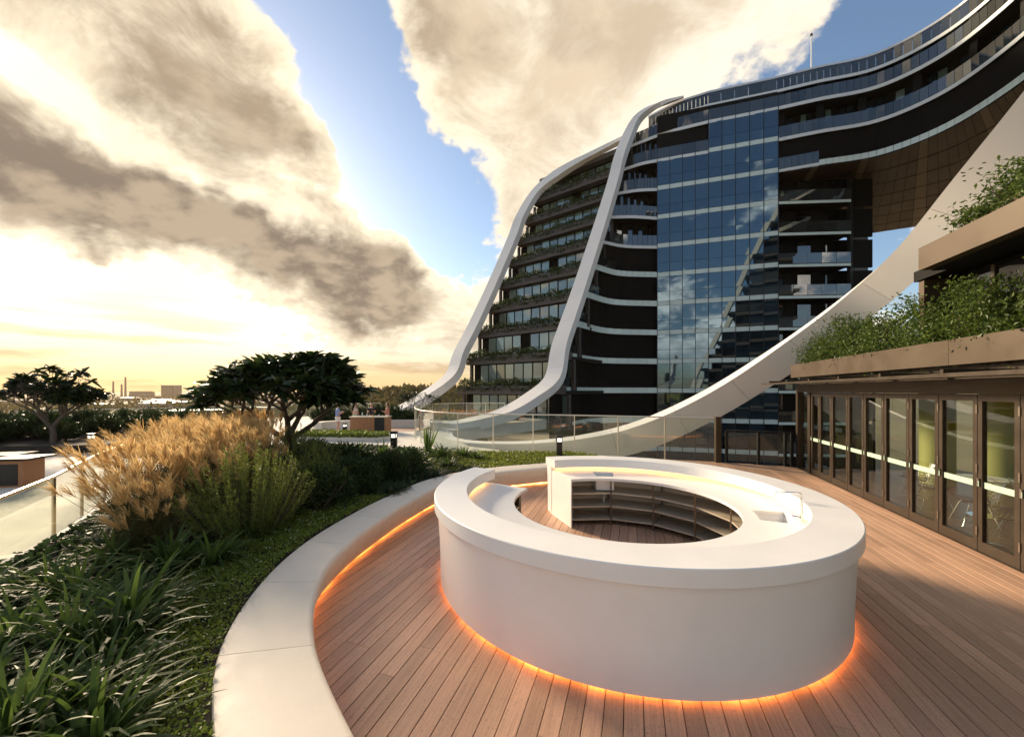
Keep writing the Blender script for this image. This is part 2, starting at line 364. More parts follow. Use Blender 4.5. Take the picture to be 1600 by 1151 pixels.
# ------------------------------------------------------------------ white curved bench
bench = thing('curved_bench', 'long cream stone bench curving around the timber deck with amber light beneath', 'bench', (-2.2, 4.5, 0))
def to_local(root, o): o.parent = root; o.matrix_parent_inverse = Matrix.Translation(root.location).inverted(); return o
def bench_sec(i):
    a = Vector(inC[i]); b = Vector(outC[i]); d = (b-a); w = d.length; d.normalize()
    prof = [(.15, .045), (.07, .16), (.022, .30), (.004, .375), (0, .405), (.006, .43), (.022, .447), (.05, .455), (w-.01, .455), (w, .445), (w, .03)]
    return [(a.x+d.x*s, a.y+d.y*s, z) for s, z in prof]
tt = [0, .062]
ds = np.r_[0, np.cumsum(np.linalg.norm(np.diff(inC, axis=0), axis=1))]
cuts = [0]; acc = .95
while acc < ds[-1]-.5: cuts.append(int(np.argmin(abs(ds-acc)))); acc += 1.06
cuts.append(160)
for a, b in zip(cuts[:-1], cuts[1:]):
    mb = MB(); rows = []
    for i in range(a, b+1):
        s = bench_sec(i)
        if i in (a, b):   # 4 mm open joint between the blocks
            j = i+1 if i == a else i-1; s2 = bench_sec(j); k = .003/max((Vector(s2[0])-Vector(s[0])).length, .01)
            s = [tuple(Vector(p).lerp(Vector(q), k)) for p, q in zip(s, s2)]
        rows.append(s)
    mb.sweep(rows, lambda i, r: r); to_local(bench, mb.build('bench_block', M_BENCH, None, smooth=True))
mb = MB(); rows = []
for i in range(161):
    a = Vector(inC[i]); d = (Vector(outC[i])-a).normalized()
    rows.append([(a.x+d.x*s, a.y+d.y*s, z) for s, z in ((.25, .002), (.5, .002), (.5, .44), (.25, .20))])
mb.sweep(rows, lambda i, r: r); to_local(bench, mb.build('joint_filler', M_JOINT))
mb = MB(); rows = []
for i in range(20, 150):
    a = Vector(inC[i]); d = (Vector(outC[i])-a).normalized()
    rows.append([(a.x+d.x*s, a.y+d.y*s, z) for s, z in ((.215, .004), (.24, .004), (.24, .04), (.215, .04))])
mb.sweep(rows, lambda i, r: r); to_local(bench, mb.build('light_strip', M_LED))

# ------------------------------------------------------------------ round bar
BC = Vector((1.53, 5.53))
bar = thing('round_bar', 'large white round bar counter with amber glow at its base on the deck', 'bar counter', (BC.x, BC.y, 0))
G0, G1 = 109.0, 148.0                         # the gap one walks in through (degrees)
def arc(a0, a1, n): return [R(a) for a in np.linspace(a0, a1, n)]
def lathe(name, prof, a0, a1, m, n=120, parent=bar, smooth=True):
    mb = MB(); mb.sweep(arc(a0, a1, n), lambda i, a: [(math.cos(a)*r, math.sin(a)*r, z) for r, z in prof]); return mb.build(name, m, parent, smooth)
A0, A1 = G1, G0+360
lathe('counter_top', [(2.15, .945), (2.572, .945), (2.58, .953), (2.58, 1.092), (2.572, 1.10), (2.158, 1.10), (2.15, 1.092)], A0, A1, M_WHITE, 200)
lathe('outer_wall', [(2.33, .04), (2.50, .04), (2.503, .30), (2.512, .55), (2.528, .80), (2.545, .945), (2.33, .945)], A0+.25, A1-.25, M_WHITE, 200)
lathe('plinth', [(2.28, .002), (2.42, .002), (2.42, .04), (2.28, .04)], A0+.6, A1-.6, M_WHITE)
lathe('light_strip', [(2.421, .022), (2.445, .022), (2.445, .039), (2.421, .039)], A0+1, A1-1, M_LED)
lathe('light_strip', [(2.30, .915), (2.325, .915), (2.325, .94), (2.30, .94)], A0+2, A1-2, M_LEDC)
# work counter with two sink holes
def sector_grid(name, rs, angs, z0, z1, holes, m, parent):
    mb = MB(); nr, na = len(rs), len(angs)
    P = lambda i, j, z: (math.cos(angs[j])*rs[i], math.sin(angs[j])*rs[i], z)
    solid = lambda i, j: 0 <= i < nr-1 and 0 <= j < na-1 and (i, j) not in holes
    for i in range(nr-1):
        for j in range(na-1):
            if not solid(i, j): continue
            mb.face([P(i, j, z1), P(i+1, j, z1), P(i+1, j+1, z1), P(i, j+1, z1)]); mb.face([P(i, j, z0), P(i, j+1, z0), P(i+1, j+1, z0), P(i+1, j, z0)])
            for (di, dj, q) in ((-1, 0, ((i, j), (i, j+1))), (1, 0, ((i+1, j+1), (i+1, j))), (0, -1, ((i+1, j), (i, j))), (0, 1, ((i, j+1), (i+1, j+1)))):
                if not solid(i+di, j+dj):
                    (a, b), (c, d) = q; mb.face([P(a, b, z0), P(c, d, z0), P(c, d, z1), P(a, b, z1)])
    me = mb.mesh(name, False, False)
    bm = bmesh.new(); bm.from_mesh(me); bmesh.ops.remove_doubles(bm, verts=bm.verts, dist=1e-5); bmesh.ops.recalc_face_normals(bm, faces=bm.faces); bm.to_mesh(me); bm.free()
    return link(name, me, m, parent)
def sink_cells(angs, a0, a1): return {(1, j) for j in range(len(angs)-1) if a0 <= math.degrees(angs[j]) < a1}
wa = arc(A0+.4, A1-.4, 181); SA, SB = (437, 449), (333, 346)
sector_grid('work_counter', [1.5, 1.68, 2.06, 2.3285], wa, .825, .87, sink_cells(wa, *SA) | sink_cells(wa, *SB), M_WHITE, bar)
for (s0, s1) in (SA, SB):
    js = [j for j in range(180) if s0 <= math.degrees(wa[j]) < s1]; a0, a1 = wa[js[0]], wa[js[-1]+1]
    mb = MB(); an = np.linspace(a0, a1, 8)
    for inset, zb, zt in ((0, .62, .8245), (.015, .635, .8235)):
        ri, ro = 1.67+inset, 2.07-inset; aa = np.linspace(a0-.004+inset/2, a1+.004-inset/2, 8)
        ring = [(math.cos(t)*ri, math.sin(t)*ri) for t in aa]+[(math.cos(t)*ro, math.sin(t)*ro) for t in aa[::-1]]
        n = len(mb.v); k = len(ring); mb.v += [(x, y, zb) for x, y in ring]+[(x, y, zt) for x, y in ring]; mb.poly([n+i for i in range(k)])
        for i in range(k): mb.poly((n+i, n+(i+1) % k, n+k+(i+1) % k, n+k+i))
    sk = mb.build('sink_basin', M_WHITE, bar)
    am = (a0+a1)/2; cx, cy = math.cos(am)*1.86, math.sin(am)*1.86
    mb = MB(); mb.tube([(cx, cy, .62), (cx, cy, .36), (cx+.03, cy-.02, .31), (cx+.08, cy-.03, .30), (cx+.12, cy-.03, .34), (cx+.12, cy-.03, .40)], .022, 8)
    mb.tube([(cx, cy, .50), (cx, cy, .46)], .032, 8); mb.build('drain_pipe', M_PVC, sk, True)
    tx, ty = math.cos(am)*2.17, math.sin(am)*2.17; ix, iy = -math.cos(am), -math.sin(am)
    if s0 == SB[0]:
        tx, ty = math.cos(am-.03)*2.14, math.sin(am-.03)*2.14
        mb = MB(); pts = [(tx, ty, .87), (tx, ty, 1.17)]
        for t in np.linspace(0, 90, 5): pts.append((tx+ix*.03*(1-math.cos(R(t))), ty+iy*.03*(1-math.cos(R(t))), 1.17+.03*math.sin(R(t))))
        pts += [(tx+ix*.24, ty+iy*.24, 1.20)]
        for t in np.linspace(0, 90, 5): pts.append((tx+ix*(.24+.03*math.sin(R(t))), ty+iy*(.24+.03*math.sin(R(t))), 1.20-.03*(1-math.cos(R(t)))))
        pts.append((tx+ix*.27, ty+iy*.27, 1.12)); mb.tube(pts, .009, 8)
        tap = mb.build('tap', M_CHROME, bar, True)
        mb = MB(); mb.tube([(tx, ty, .87), (tx, ty, .90)], .022, 10); mb.build('tap_base', M_CHROME, tap, True)
        mb = MB(); mb.tube([(tx, ty, .91), (tx+ix*.10, ty+iy*.10, .92)], .008, 8); mb.build('lever', mat('blue_lever', (.05, .12, .4), .3), tap, True)
for a in (A0+.4, A1-.4):                      # end panels
    t = R(a); u = Vector((math.cos(t), math.sin(t))); w = Vector((-u.y, u.x))*(.02 if a == A0+.4 else -.02)
    mb = MB(); q = [u*1.5, u*2.33, u*2.33+w, u*1.5+w]
    if a != A0+.4: mb.hexa([(*p, .004) for p in q]+[(*p, .8245) for p in q]); mb.build('end_panel', M_WHITE, bar)
    else:
        q = [u*1.62, u*2.33, u*2.33+w, u*1.62+w]; mb.hexa([(*p, .004) for p in q]+[(*p, .8245) for p in q]); mb.build('end_panel', M_STEELD, bar)
# stainless shelving under the work counter
unit_a = list(np.linspace(A0+4, A1-2.5, 13))
lathe('steel_back', [(2.20, .08), (2.215, .08), (2.215, .80), (2.20, .80)], A0+2, A1-2, M_STEEL, 60)
for z in (.10, .33, .57):
    for a0, a1 in zip(unit_a[:-1], unit_a[1:]):
        t0, t1 = R(a0+.3), R(a1-.3); mb = MB(); q = [(math.cos(t)*r, math.sin(t)*r) for r, t in ((1.60, t0), (2.13, t0), (2.13, t1), (1.60, t1))]
        mb.hexa([(*p, z) for p in q]+[(*p, z+.022) for p in q]); mb.build('shelf', M_STEEL, bar)
for a in unit_a:
    for r in (1.60, 2.16):
        mb = MB(); mb.tube([(math.cos(R(a))*r, math.sin(R(a))*r, .002), (math.cos(R(a))*r, math.sin(R(a))*r, .825)], .014, 8); mb.build('shelf_post', M_STEELD, bar, True)
# ------------------------------------------------------------------ the tower
ZK = {k: 2.5+3.3*k for k in range(-9, 10)}; ZK[10] = 34.3
LK = {-1: (3.7, 33.6), 0: (4.4, 35.2), 1: (5.2, 36.9), 2: (6.4, 38.6), 3: (7.6, 40.2), 4: (8.8, 41.6), 5: (10.0, 43.0), 6: (11.2, 44.3), 7: (12.3, 45.5), 8: (13.3, 46.4), 9: (14.4, 47.2), 10: (16.2, 47.0)}
PA, PB, PC = (16.6, 44.6), (27.9, 40.9), (35.1, 40.4)
def L_(k): return LK[max(k, -1)]
def M_(k): x, y = L_(k); return (x-10.5, y+8.2)
def front_left(k, n=13):
    l = L_(k); mid = (l[0]+(PA[0]-l[0])*.42, max(l[1]+(PA[1]-l[1])*.80, l[1]-.2)) if k < 6 else (l[0]+(PA[0]-l[0])*.5, (l[1]+PA[1])/2-.25)
    return [tuple(p) for p in resample(spline([l, mid, PA]), n)]
def left_curt(k):
    if k < 9: return front_left(k), CURT
    l = L_(k); e = CURT[4]; m_ = (l[0]*.5+e[0]*.5-.25, l[1]*.5+e[1]*.5-.35)
    return [tuple(p) for p in resample(spline([l, m_, e]), 17)], CURT[4:]
RIGHT = [tuple(p) for p in resample(spline([PB, (31.2, 39.6), (35.6, 38.0), (37.9, 34.6), (38.0, 30.5), (36.8, 26), (34.5, 21.5)]), 46)]
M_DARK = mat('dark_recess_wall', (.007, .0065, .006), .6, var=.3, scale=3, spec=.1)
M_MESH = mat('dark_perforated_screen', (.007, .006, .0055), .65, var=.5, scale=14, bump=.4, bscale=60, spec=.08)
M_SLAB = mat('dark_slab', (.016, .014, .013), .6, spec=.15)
M_GREENW = mat('pale_green_glass_band', (.66, .76, .71), .3, var=.06, scale=.8)
M_WHITEB = mat('white_slab_edge', (.72, .74, .72), .45)
def coated(name, col, ior, tintvar=.25, tint=None):
    M = mat(name, col, .02, ior=ior, spec=.5); nt = M.node_tree; N = nt.nodes; L = nt.links; p = N['Principled BSDF']
    if tint: p.inputs['Specular Tint'].default_value = (*tint, 1)
    oi = N.new('ShaderNodeObjectInfo'); mr = N.new('ShaderNodeMapRange'); L.new(oi.outputs['Random'], mr.inputs[0]); mr.inputs[3].default_value = 1-tintvar; mr.inputs[4].default_value = 1+tintvar*2
    s = N.new('ShaderNodeVectorMath'); s.operation = 'SCALE'; s.inputs[0].default_value = col; L.new(mr.outputs[0], s.inputs['Scale']); L.new(s.outputs[0], p.inputs['Base Color'])
    return M
M_CURT = coated('blue_coated_glass', (.008, .018, .026), 2.25, .6, (.62, .82, .95))
M_BALU = coated('balustrade_tinted_glass', (.02, .024, .024), 1.9, .5)
M_WIN = coated('green_window_glass', (.10, .15, .13), 2.3, .5)
M_DGL = coated('dark_window_glass', (.008, .009, .010), 1.9, .5)
M_MULL = mat('dark_mullion', (.02, .02, .022), .4, metal=.4)
tower = thing('curved_tower', 'large dark glass tower with sweeping curved upper storeys and pale floor bands', 'building', (22, 43, -25))
T0 = Vector(tower.location)
def part(mb, name, m, root, smooth=False):
    o = mb.build(name, m, None, smooth); return to_local(root, o)
def facet(name, p, q, z0, z1, t, m, root, tilt=0.0, gap=.03, parent=None):
    """one pane or panel as its own thin box, very slightly out of true"""
    p = Vector(p); q = Vector(q); d = q-p; w = d.length-gap; h = z1-z0
    mb = MB(); mb.box((-w/2, 0, -h/2), (w/2, t, h/2)); me = mb.mesh(name); me.materials.append(m)
    o = bpy.data.objects.new(name, me); COL.objects.link(o); par = parent or root
    o.parent = par; c = (p+q)/2; base = Vector(root.location)
    o.location = (c.x-base.x, c.y-base.y, (z0+z1)/2-base.z)
    o.rotation_euler = (random.gauss(0, tilt), 0, math.atan2(d.y, d.x)+random.gauss(0, tilt)); return o
def strip(mb, pts, z0, z1, t, off=0.0):
    a = offset(pts, off); b = offset(pts, off+t)
    mb.sweep(list(range(len(pts))), lambda i, _: [(*a[i], z0), (*b[i], z0), (*b[i], z1), (*a[i], z1)])
def backline(line, d, nl):
    """rear edge of a floor plate: straight back behind the flat front, square to the curve on the right"""
    b = offset(line, d); return [(p[0]+.31*d, p[1]+.95*d) if i < nl else tuple(b[i]) for i, p in enumerate(line)]
def seg(p, q, n): return [(p[0]+(q[0]-p[0])*i/n, p[1]+(q[1]-p[1])*i/n) for i in range(n+1)]
CURT = seg(PA, PB, 9)
for k in range(-9, 10):
    z0, z1 = ZK[k], ZK[k+1]
    fl, cu = left_curt(k); right = seg(PB, PC, 5) if k < 7 else RIGHT
    line = fl+cu[1:]+right[1:]
    # floor plate
    back = backline(line, 7.0, 23); mb = MB()
    f = [tuple(p) for p in line]; a = offset(line, .06)
    mb.sweep(list(range(len(line))), lambda i, _: [(*a[i], z0-.34), (*back[i], z0-.34), (*back[i], z0-.02), (*a[i], z0-.02)])
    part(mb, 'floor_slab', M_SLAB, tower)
    # recessed wall of the storey
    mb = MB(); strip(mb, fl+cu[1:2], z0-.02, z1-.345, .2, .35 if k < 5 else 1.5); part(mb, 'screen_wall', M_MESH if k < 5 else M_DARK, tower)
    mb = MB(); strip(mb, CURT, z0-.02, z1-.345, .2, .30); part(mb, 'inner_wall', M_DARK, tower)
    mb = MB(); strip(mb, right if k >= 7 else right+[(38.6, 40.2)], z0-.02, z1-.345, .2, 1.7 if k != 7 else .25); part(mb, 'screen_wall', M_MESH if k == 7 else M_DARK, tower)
    if k < 7:   # side wall running back
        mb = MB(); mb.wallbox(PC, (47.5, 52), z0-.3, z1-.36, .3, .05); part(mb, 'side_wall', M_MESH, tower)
    if k < -4: continue
    # curved left bay
    if k < 5:
        for p, q in zip(fl[:-1], fl[1:]): facet('spandrel_panel', p, q, z0-.32, z0+.28, .05, M_GREENW, tower, .004)
        n = 3 if k < 4 else 5
        for p, q in zip(fl[:n], fl[1:n+1]): facet('balustrade_panel', p, q, z0+.31, z0+1.2, .03, M_BALU, tower, .006)
    else:
        for p, q in zip(fl[:-1], fl[1:]):
            facet('slab_edge', p, q, z0-.36, z0-.02, .05, M_WHITEB, tower, 0, .0); facet('balustrade_panel', p, q, z0, z0+1.15, .03, M_BALU, tower, .008)
        if k >= 5:
            g = offset(fl, 1.42)
            for p, q in zip(g[1:-1:2], g[2::2]): facet('window_pane', p, q, z0+.05, z1-.4, .05, M_DGL, tower, .01, .12)
    # blue curtain wall
    if k <= 8:
        for j, (p, q) in enumerate(zip(CURT[:-1], CURT[1:])):
            if k == 8 and j < 4:
                facet('slab_edge', p, q, z0-.36, z0-.02, .05, M_WHITEB, tower, 0, 0); facet('balustrade_panel', p, q, z0, z0+1.15, .03, M_BALU, tower, .008); continue
            facet('spandrel_panel', p, q, z0-.28, z0+.20, .05, M_GREENW, tower, .003)
            facet('glass_pane', p, q, z0+.23, z0+1.25, .05, M_CURT, tower, .0045); facet('glass_pane', p, q, z0+1.28, z1-.31, .05, M_CURT, tower, .0045)
    else:
        for p, q in zip(cu[:-1], cu[1:]):
            facet('slab_edge', p, q, z0-.36, z0-.02, .05, M_WHITEB, tower, 0, 0); facet('balustrade_panel', p, q, z0, z0+1.15, .03, M_BALU, tower, .008)
    # right bay
    if k < 7:
        for p, q in zip(right[:-1], right[1:]):
            facet('slab_edge', p, q, z0-.34, z0-.06, .05, M_GREENW, tower, 0, .02)
            facet('balustrade_panel', p, q, z0+.02, z0+1.1, .03, M_BALU, tower, .008)
        g = offset(right, 1.62)
        for p, q in list(zip(g[:-1], g[1:]))[::2]: facet('window_pane', p, q, z0+.1, z1-.5, .05, M_DGL, tower, .006, .1)
    else:
        for i, (p, q) in enumerate(zip(right[:-1], right[1:])):
            if k == 7 and i > 5: facet('spandrel_panel', p, q, z0-.30, z0+.25, .05, M_GREENW, tower, .004)
            else:
                facet('slab_edge', p, q, z0-.36, z0-.02, .05, M_WHITEB, tower, 0, 0); facet('balustrade_panel', p, q, z0, z0+1.15, .03, M_BALU, tower, .012)
        if k > 7:
            g = offset(right, 1.62)
            for i, (p, q) in enumerate(zip(g[:-1], g[1:])):
                if i % 3: facet('window_pane', p, q, z0+.1, z1-.5, .05, M_CURT if i % 4 else M_WIN, tower, .01, .12)
                elif i % 6 == 0:
                    mb = MB(); mb.wallbox(right[i], right[i+1], z0, z1-.35, .25, .5); part(mb, 'pier', M_DARK, tower)
for j, p in enumerate(CURT):
    q = Vector(CURT[-1])-Vector(CURT[0]); q.normalize(); a = Vector(p)-q*.03; b = Vector(p)+q*.03
    mb = MB(); mb.wallbox(a, b, -12, ZK[9] if j > 3 else ZK[8], .14, -.05); part(mb, 'mullion', M_MULL, tower)
# crowning storey and roof
k = 10; fl, cu = left_curt(10); line = fl+cu[1:]+RIGHT[1:]; line = [tuple(p) for p in offset(line, .5)]
for p, q in zip(line[:-1], line[1:]):
    facet('slab_edge', p, q, ZK[10]-.3, ZK[10], .05, M_WHITEB, tower, 0, 0); facet('balustrade_panel', p, q, ZK[10]+.02, ZK[10]+1.2, .03, M_BALU, tower, .01)
back = backline(line, 9, 23); mb = MB()
mb.sweep(list(range(len(line))), lambda i, _: [(*line[i], ZK[10]-.36), (*back[i], ZK[10]-.36), (*back[i], ZK[10]-.31), (*line[i], ZK[10]-.31)]); part(mb, 'roof', M_SLAB, tower)
M_COPE = mat('silver_coping', (.62, .60, .58), .35, metal=.5)
mb = MB(); strip(mb, line, ZK[10]+1.2, ZK[10]+1.42, .5, -.05); part(mb, 'roof_coping', M_COPE, tower)
for i in (20, 30, 41):
    mb = MB(); mb.wallbox(line[i], line[i+1], ZK[10], ZK[10]+1.9, .5, .8); part(mb, 'roof_vent', M_DARK, tower)
# panelled soffit under the overhang
M_SOF = mat('brown_soffit_panel', (.085, .055, .035), .5, metal=.2, var=.12, scale=.4); M_SOFL = mat('pale_soffit_strip', (.22, .16, .11), .5)
fr = RIGHT; bk = resample([(30, 58), (41, 57), (52, 56.5), (60, 52), (62, 44), (60, 34), (56, 22)], len(fr))
nb = 7
for i in range(1, 38):
    for j in range(nb):
        P = [Vector(fr[i]).lerp(Vector(bk[i]), j/nb), Vector(fr[i+1]).lerp(Vector(bk[i+1]), j/nb), Vector(fr[i+1]).lerp(Vector(bk[i+1]), (j+1)/nb), Vector(fr[i]).lerp(Vector(bk[i]), (j+1)/nb)]
        c = sum(P, Vector((0, 0)))/4; P = [p+(c-p).normalized()*.10 for p in P]; z = ZK[7]-.37-.02*random.random()
        mb = MB(); mb.hexa([(*p, z-.05) for p in P]+[(*p, z) for p in P]); part(mb, 'soffit_panel', M_SOFL if i % 7 == 5 else M_SOF, tower)
mb = MB(); mb.sweep(list(range(len(fr))), lambda i, _: [(*fr[i], ZK[7]-.36), (*bk[i], ZK[7]-.36), (*bk[i], ZK[7]-.3), (*fr[i], ZK[7]-.3)]); part(mb, 'soffit_backing', M_SLAB, tower)

# sloping garden end of the tower: stepped storeys with planters
wing = thing('stepped_wing', 'sloping end of the tower with stepped storeys of planters and windows between white ribbons', 'building', (-1, 40, -25))
M_PLANT = mat('brown_planter_fascia', (.075, .062, .055), .55, var=.1, scale=.6)
hedge_lines = []
for k in range(-1, 10):
    l, m_ = Vector(L_(k)), Vector(M_(k)); z0 = ZK[k]; d = (m_-l).normalized(); n = Vector((d.y, -d.x))   # n points into the building
    if n.y < 0: n = -n
    mb = MB(); a, b = l, m_
    q = [a, b, b+n*1.0, a+n*1.0]; zt = z0+(.42 if k < 9 else .2)
    mb.hexa([(*p, z0-.42) for p in q]+[(*p, zt) for p in q]); part(mb, 'planter', M_PLANT, wing)
    q = [a+n*.9, b+n*.9, b+n*9, a+n*9]; mb = MB(); mb.hexa([(*p, z0-.4) for p in q]+[(*p, z0-.05) for p in q]); part(mb, 'floor_slab', M_SLAB, wing)
    if k < 9:
        hedge_lines.append((k, a+n*.5, b+n*.5, zt))
        wl, wm = l+n*2.5, m_+n*2.5; zt2 = ZK[k+1]-.42
        mb = MB(); q = [wl+n*.3, wm+n*.3, wm+n*.5, wl+n*.5]; mb.hexa([(*p, z0-.05) for p in q]+[(*p, zt2) for p in q]); part(mb, 'inner_wall', M_DARK, wing)
        ws = seg(wm, wl, 11)
        for j, (p, q) in enumerate(zip(ws[:-1], ws[1:])):
            if j == 0 or (j == 5 and k % 3 == 1): continue
            facet('window_pane', p, q, z0+.05, zt2-.1, .05, M_WIN, wing, .02, .16)
        for t in (.0, 1.0):
            p = wl.lerp(wm, t); mb = MB(); mb.wallbox(p-d*.15, p+d*.15, z0-.05, zt2, .3, 0); part(mb, 'column', M_PLANT, wing)
        mb = MB(); rl, rm = l+n*1.1, m_+n*1.1
        mb.tube([(*rl, z0+1.15), (*rm, z0+1.15)], .03, 5)
        for t in np.linspace(0, 1, 12): p = rl.lerp(rm, t); mb.tube([(*p, z0), (*p, z0+1.15)], .02, 4, False)
        part(mb, 'handrail', M_MULL, wing)

# white ribbons
def ribbon(name, label, path, w, h, side, roll=None, per=10, joint=2.6):
    P = [Vector(p) for p in resample(spline(path, per), 90)]; root = thing(name, label, 'facade ribbon', tuple(P[0])); secs = []
    n_ = len(P)
    for i, p in enumerate(P):
        t = (P[min(i+1, n_-1)]-P[max(i-1, 0)]).normalized(); u = i/(n_-1)
        s = side if side is not None else t.cross(Vector((0, 0, 1)))
        s = (s-t*s.dot(t)).normalized(); nn = s.cross(t)
        if nn.z < 0: nn = -nn
        if roll:
            a = R(np.interp(u, *roll)); s, nn = s*math.cos(a)+nn*math.sin(a), nn*math.cos(a)-s*math.sin(a)
        ww = np.interp(u, *w); hh = np.interp(u, *h)
        secs.append([p-s*ww/2-nn*hh/2, p+s*ww/2-nn*hh/2, p+s*ww/2+nn*hh/2, p-s*ww/2+nn*hh/2])
    ds = np.r_[0, np.cumsum([(P[i+1]-P[i]).length for i in range(n_-1)])]; m = max(int(ds[-1]/joint), 2)
    cuts = [int(np.argmin(abs(ds-x))) for x in np.linspace(0, ds[-1], m+1)]
    cuts = sorted(set(cuts))
    for a, b in zip(cuts[:-1], cuts[1:]):
        rows = [[tuple(q) for q in secs[i]] for i in range(a, b+1)]
        e = .012/max((P[b]-P[b-1]).length, .02); rows[-1] = [tuple(Vector(x).lerp(Vector(y), min(e, .4))) for x, y in zip(rows[-1], rows[-2])]
        mb = MB(); mb.sweep(rows, lambda i, r: r); o = mb.mesh('cladding_panel', True); bo = link('cladding_panel', o, M_RIB); to_local(root, bo)
    return root
SD = Vector((-10.5, 8.2, 0)).normalized()
off2 = lambda k, dz=0, dx=0: (L_(k)[0]-.75+dx, L_(k)[1]-1.15, ZK[k]+dz)
ribbon('white_ribbon', 'white ribbon rising between the stepped wing and the dark concave facade', [(-4.2, 26.2, -.1), (-2.6, 28.2, .12), (-.6, 30.4, .55), (1.6, 32.6, 1.7), off2(0, .9), off2(1, .6), off2(2, .4), off2(3, .2), off2(5, .2), off2(7, .3), off2(8, .5), (14.1, 46.3, 33.2), (15.2, 46.3, 34.9), (17.0, 45.5, 35.65), (19.5, 44.3, 35.75)],
       ([0, .1, .5, .85, .93, 1], [1.4, 1.7, 1.45, 1.25, .7, .2]), ([0, .9, 1], [.7, .8, .2]), SD)
off1 = lambda k, dz=0: (M_(k)[0]-.5, M_(k)[1]-.7, ZK[k]+dz)
ribbon('white_ribbon', 'outer white ribbon against the sky at the far edge of the stepped wing', [(-12.4, 37.2, -.2), (-11.0, 38.6, .35), (-9.2, 40.6, 1.6), off1(0, 1.4), off1(1, .9), off1(2, .5), off1(4, .2), off1(6, .3), off1(7, .4), (3.6, 53.9, 30.0), (7.4, 52.0, 32.0), (13.6, 47.4, 33.0)],
       ([0, .82, .9, 1], [1.7, 1.5, .7, .4]), ([0, 1], [.9, .7]), SD)
R3 = [(-3.9, 24.3), (-2.9, 20.2), (-1.2, 17.9), (1.0, 16.9), (3.2, 16.6)]
ribbon('white_ribbon', 'broad white ribbon sweeping from the terrace floor up over the timber-deck doors', [(-3.95, 24.0, -.35), (-3.2, 20.6, -.40), (-1.5, 18.0, -.38), (.8, 16.9, -.28), (3.2, 16.5, .02), (5.4, 16.1, .62), (7.6, 15.2, 1.85), (9.3, 13.7, 3.4), (10.0, 11.6, 4.75), (9.9, 9.6, 5.75), (9.5, 7.8, 6.8), (9.3, 6.2, 8.0), (9.2, 4.5, 9.6)],
       ([0, .3, .5, .75, 1], [.5, .55, .55, .42, .40]), ([0, .25, .45, .65, .8, 1], [.5, 1.0, 1.12, .95, .78, .75]), None, ([0, .3, .5, .7, 1], [0, -6, -20, -40, -50]), joint=2.4)
# flagpole on the roof
fp = thing('flagpole', 'thin white flagpole standing on the tower roof', 'flagpole', (31.6, 41.2, ZK[10]))
mb = MB(); mb.tube([(0, 0, -.1), (0, 0, 5.6)], [.09, .05], 8); mb.build('pole', M_WHITEB, fp, True)
mb = MB(); mb.tube([(0, 0, 5.55), (0, 0, 5.75)], [.12, .12], 8); mb.build('finial', M_BLACK, fp, True)

# the matching wing behind the viewer, seen mirrored in the curtain wall
rw = thing('rear_wing', 'dark sloping sister wing mirrored in the blue curtain wall', 'building', (34, -26, -25))
for i in range(21):
    z0 = -25+3.3*i; x0 = 8.4+max(z0-4, 0)*.435; x1 = 62
    mb = MB(); mb.box((x0-.5, -19.6, z0-.3), (x1, -36, z0+.35)); part(mb, 'floor_band', M_PLANT, rw)
    mb = MB(); mb.box((x0+1.6, -21.4, z0+.351), (x1-.5, -35, z0+2.999)); part(mb, 'window_wall', M_DGL, rw)
ribbon('white_ribbon', 'white ribbon edging the sister wing mirrored in the curtain wall', [(4.0, -19, -20), (6, -19, -4), (8.2, -19, 5), (16, -19, 23), (25, -19, 43.5), (29, -19, 47), (40, -19, 48)], ([0, 1], [1.6, 1.6]), ([0, 1], [1, 1]), Vector((0, 1, 0)), joint=6)

M_COURT = mat('lower_court_paving', (.045, .04, .035), .8, var=.2, scale=.4)
tag(sheet('lower_court', [(-3.0, 18.5), (2, 15.8), (9, 13.2), (60, 6), (62, 62), (10, 60), (-2, 36), (-3.4, 24.6)], -8.5, M_COURT), kind='structure')
# ------------------------------------------------------------------ restaurant with folding doors on the right
W0 = Vector((6.92, 5.28)); WU = Vector((9.12-6.92, 12.45-5.28)).normalized(); WN = Vector((WU.y, -WU.x))   # WN points indoors
def W(u, n=0.0): p = W0+WU*u+WN*n; return (p.x, p.y)
UE = 7.5
rest = thing('restaurant', 'low restaurant pavilion with bronze cladding beside the timber deck', 'building', (*W(3), 0))
def wb(name, u0, u1, n0, n1, z0, z1, m, root=rest, parent=None):
    mb = MB(); q = [W(u0, n0), W(u1, n0), W(u1, n1), W(u0, n1)]; mb.hexa([(*p, z0) for p in q]+[(*p, z1) for p in q])
    o = mb.build(name, m); o.parent = parent or root; o.matrix_parent_inverse = Matrix.Translation(root.location).inverted(); return o
M_OLIVE = mat('olive_interior_wall', (.52, .50, .16), .7, var=.12, scale=.8)
M_INFL = mat('dark_interior_floor', (.06, .04, .028), .35, var=.3, scale=5, stretch=(20, 1, 1))
M_CEIL = mat('dark_ceiling', (.05, .045, .04), .8)
wb('interior_floor', -8, UE, .1, 7, -.055, -.005, M_INFL); wb('ceiling', -8, UE, .12, 7, 2.62, 2.7, M_CEIL)
wb('back_wall', -8, UE-.1, 6.0, 6.15, 0, 2.62, M_OLIVE); wb('end_wall', -8.2, -8, .1, 7, 0, 2.62, M_OLIVE)
for u in (1.9, 4.1, 6.0):
    mb = MB(); mb.tube([(*W(u, 2.6), 0), (*W(u, 2.6), 2.62)], .34, 20); to_local(rest, mb.build('column', M_OLIVE, None, True))
wb('header_beam', -8, UE+.1, -.03, .2, 2.40, 2.62, M_FASCIA)
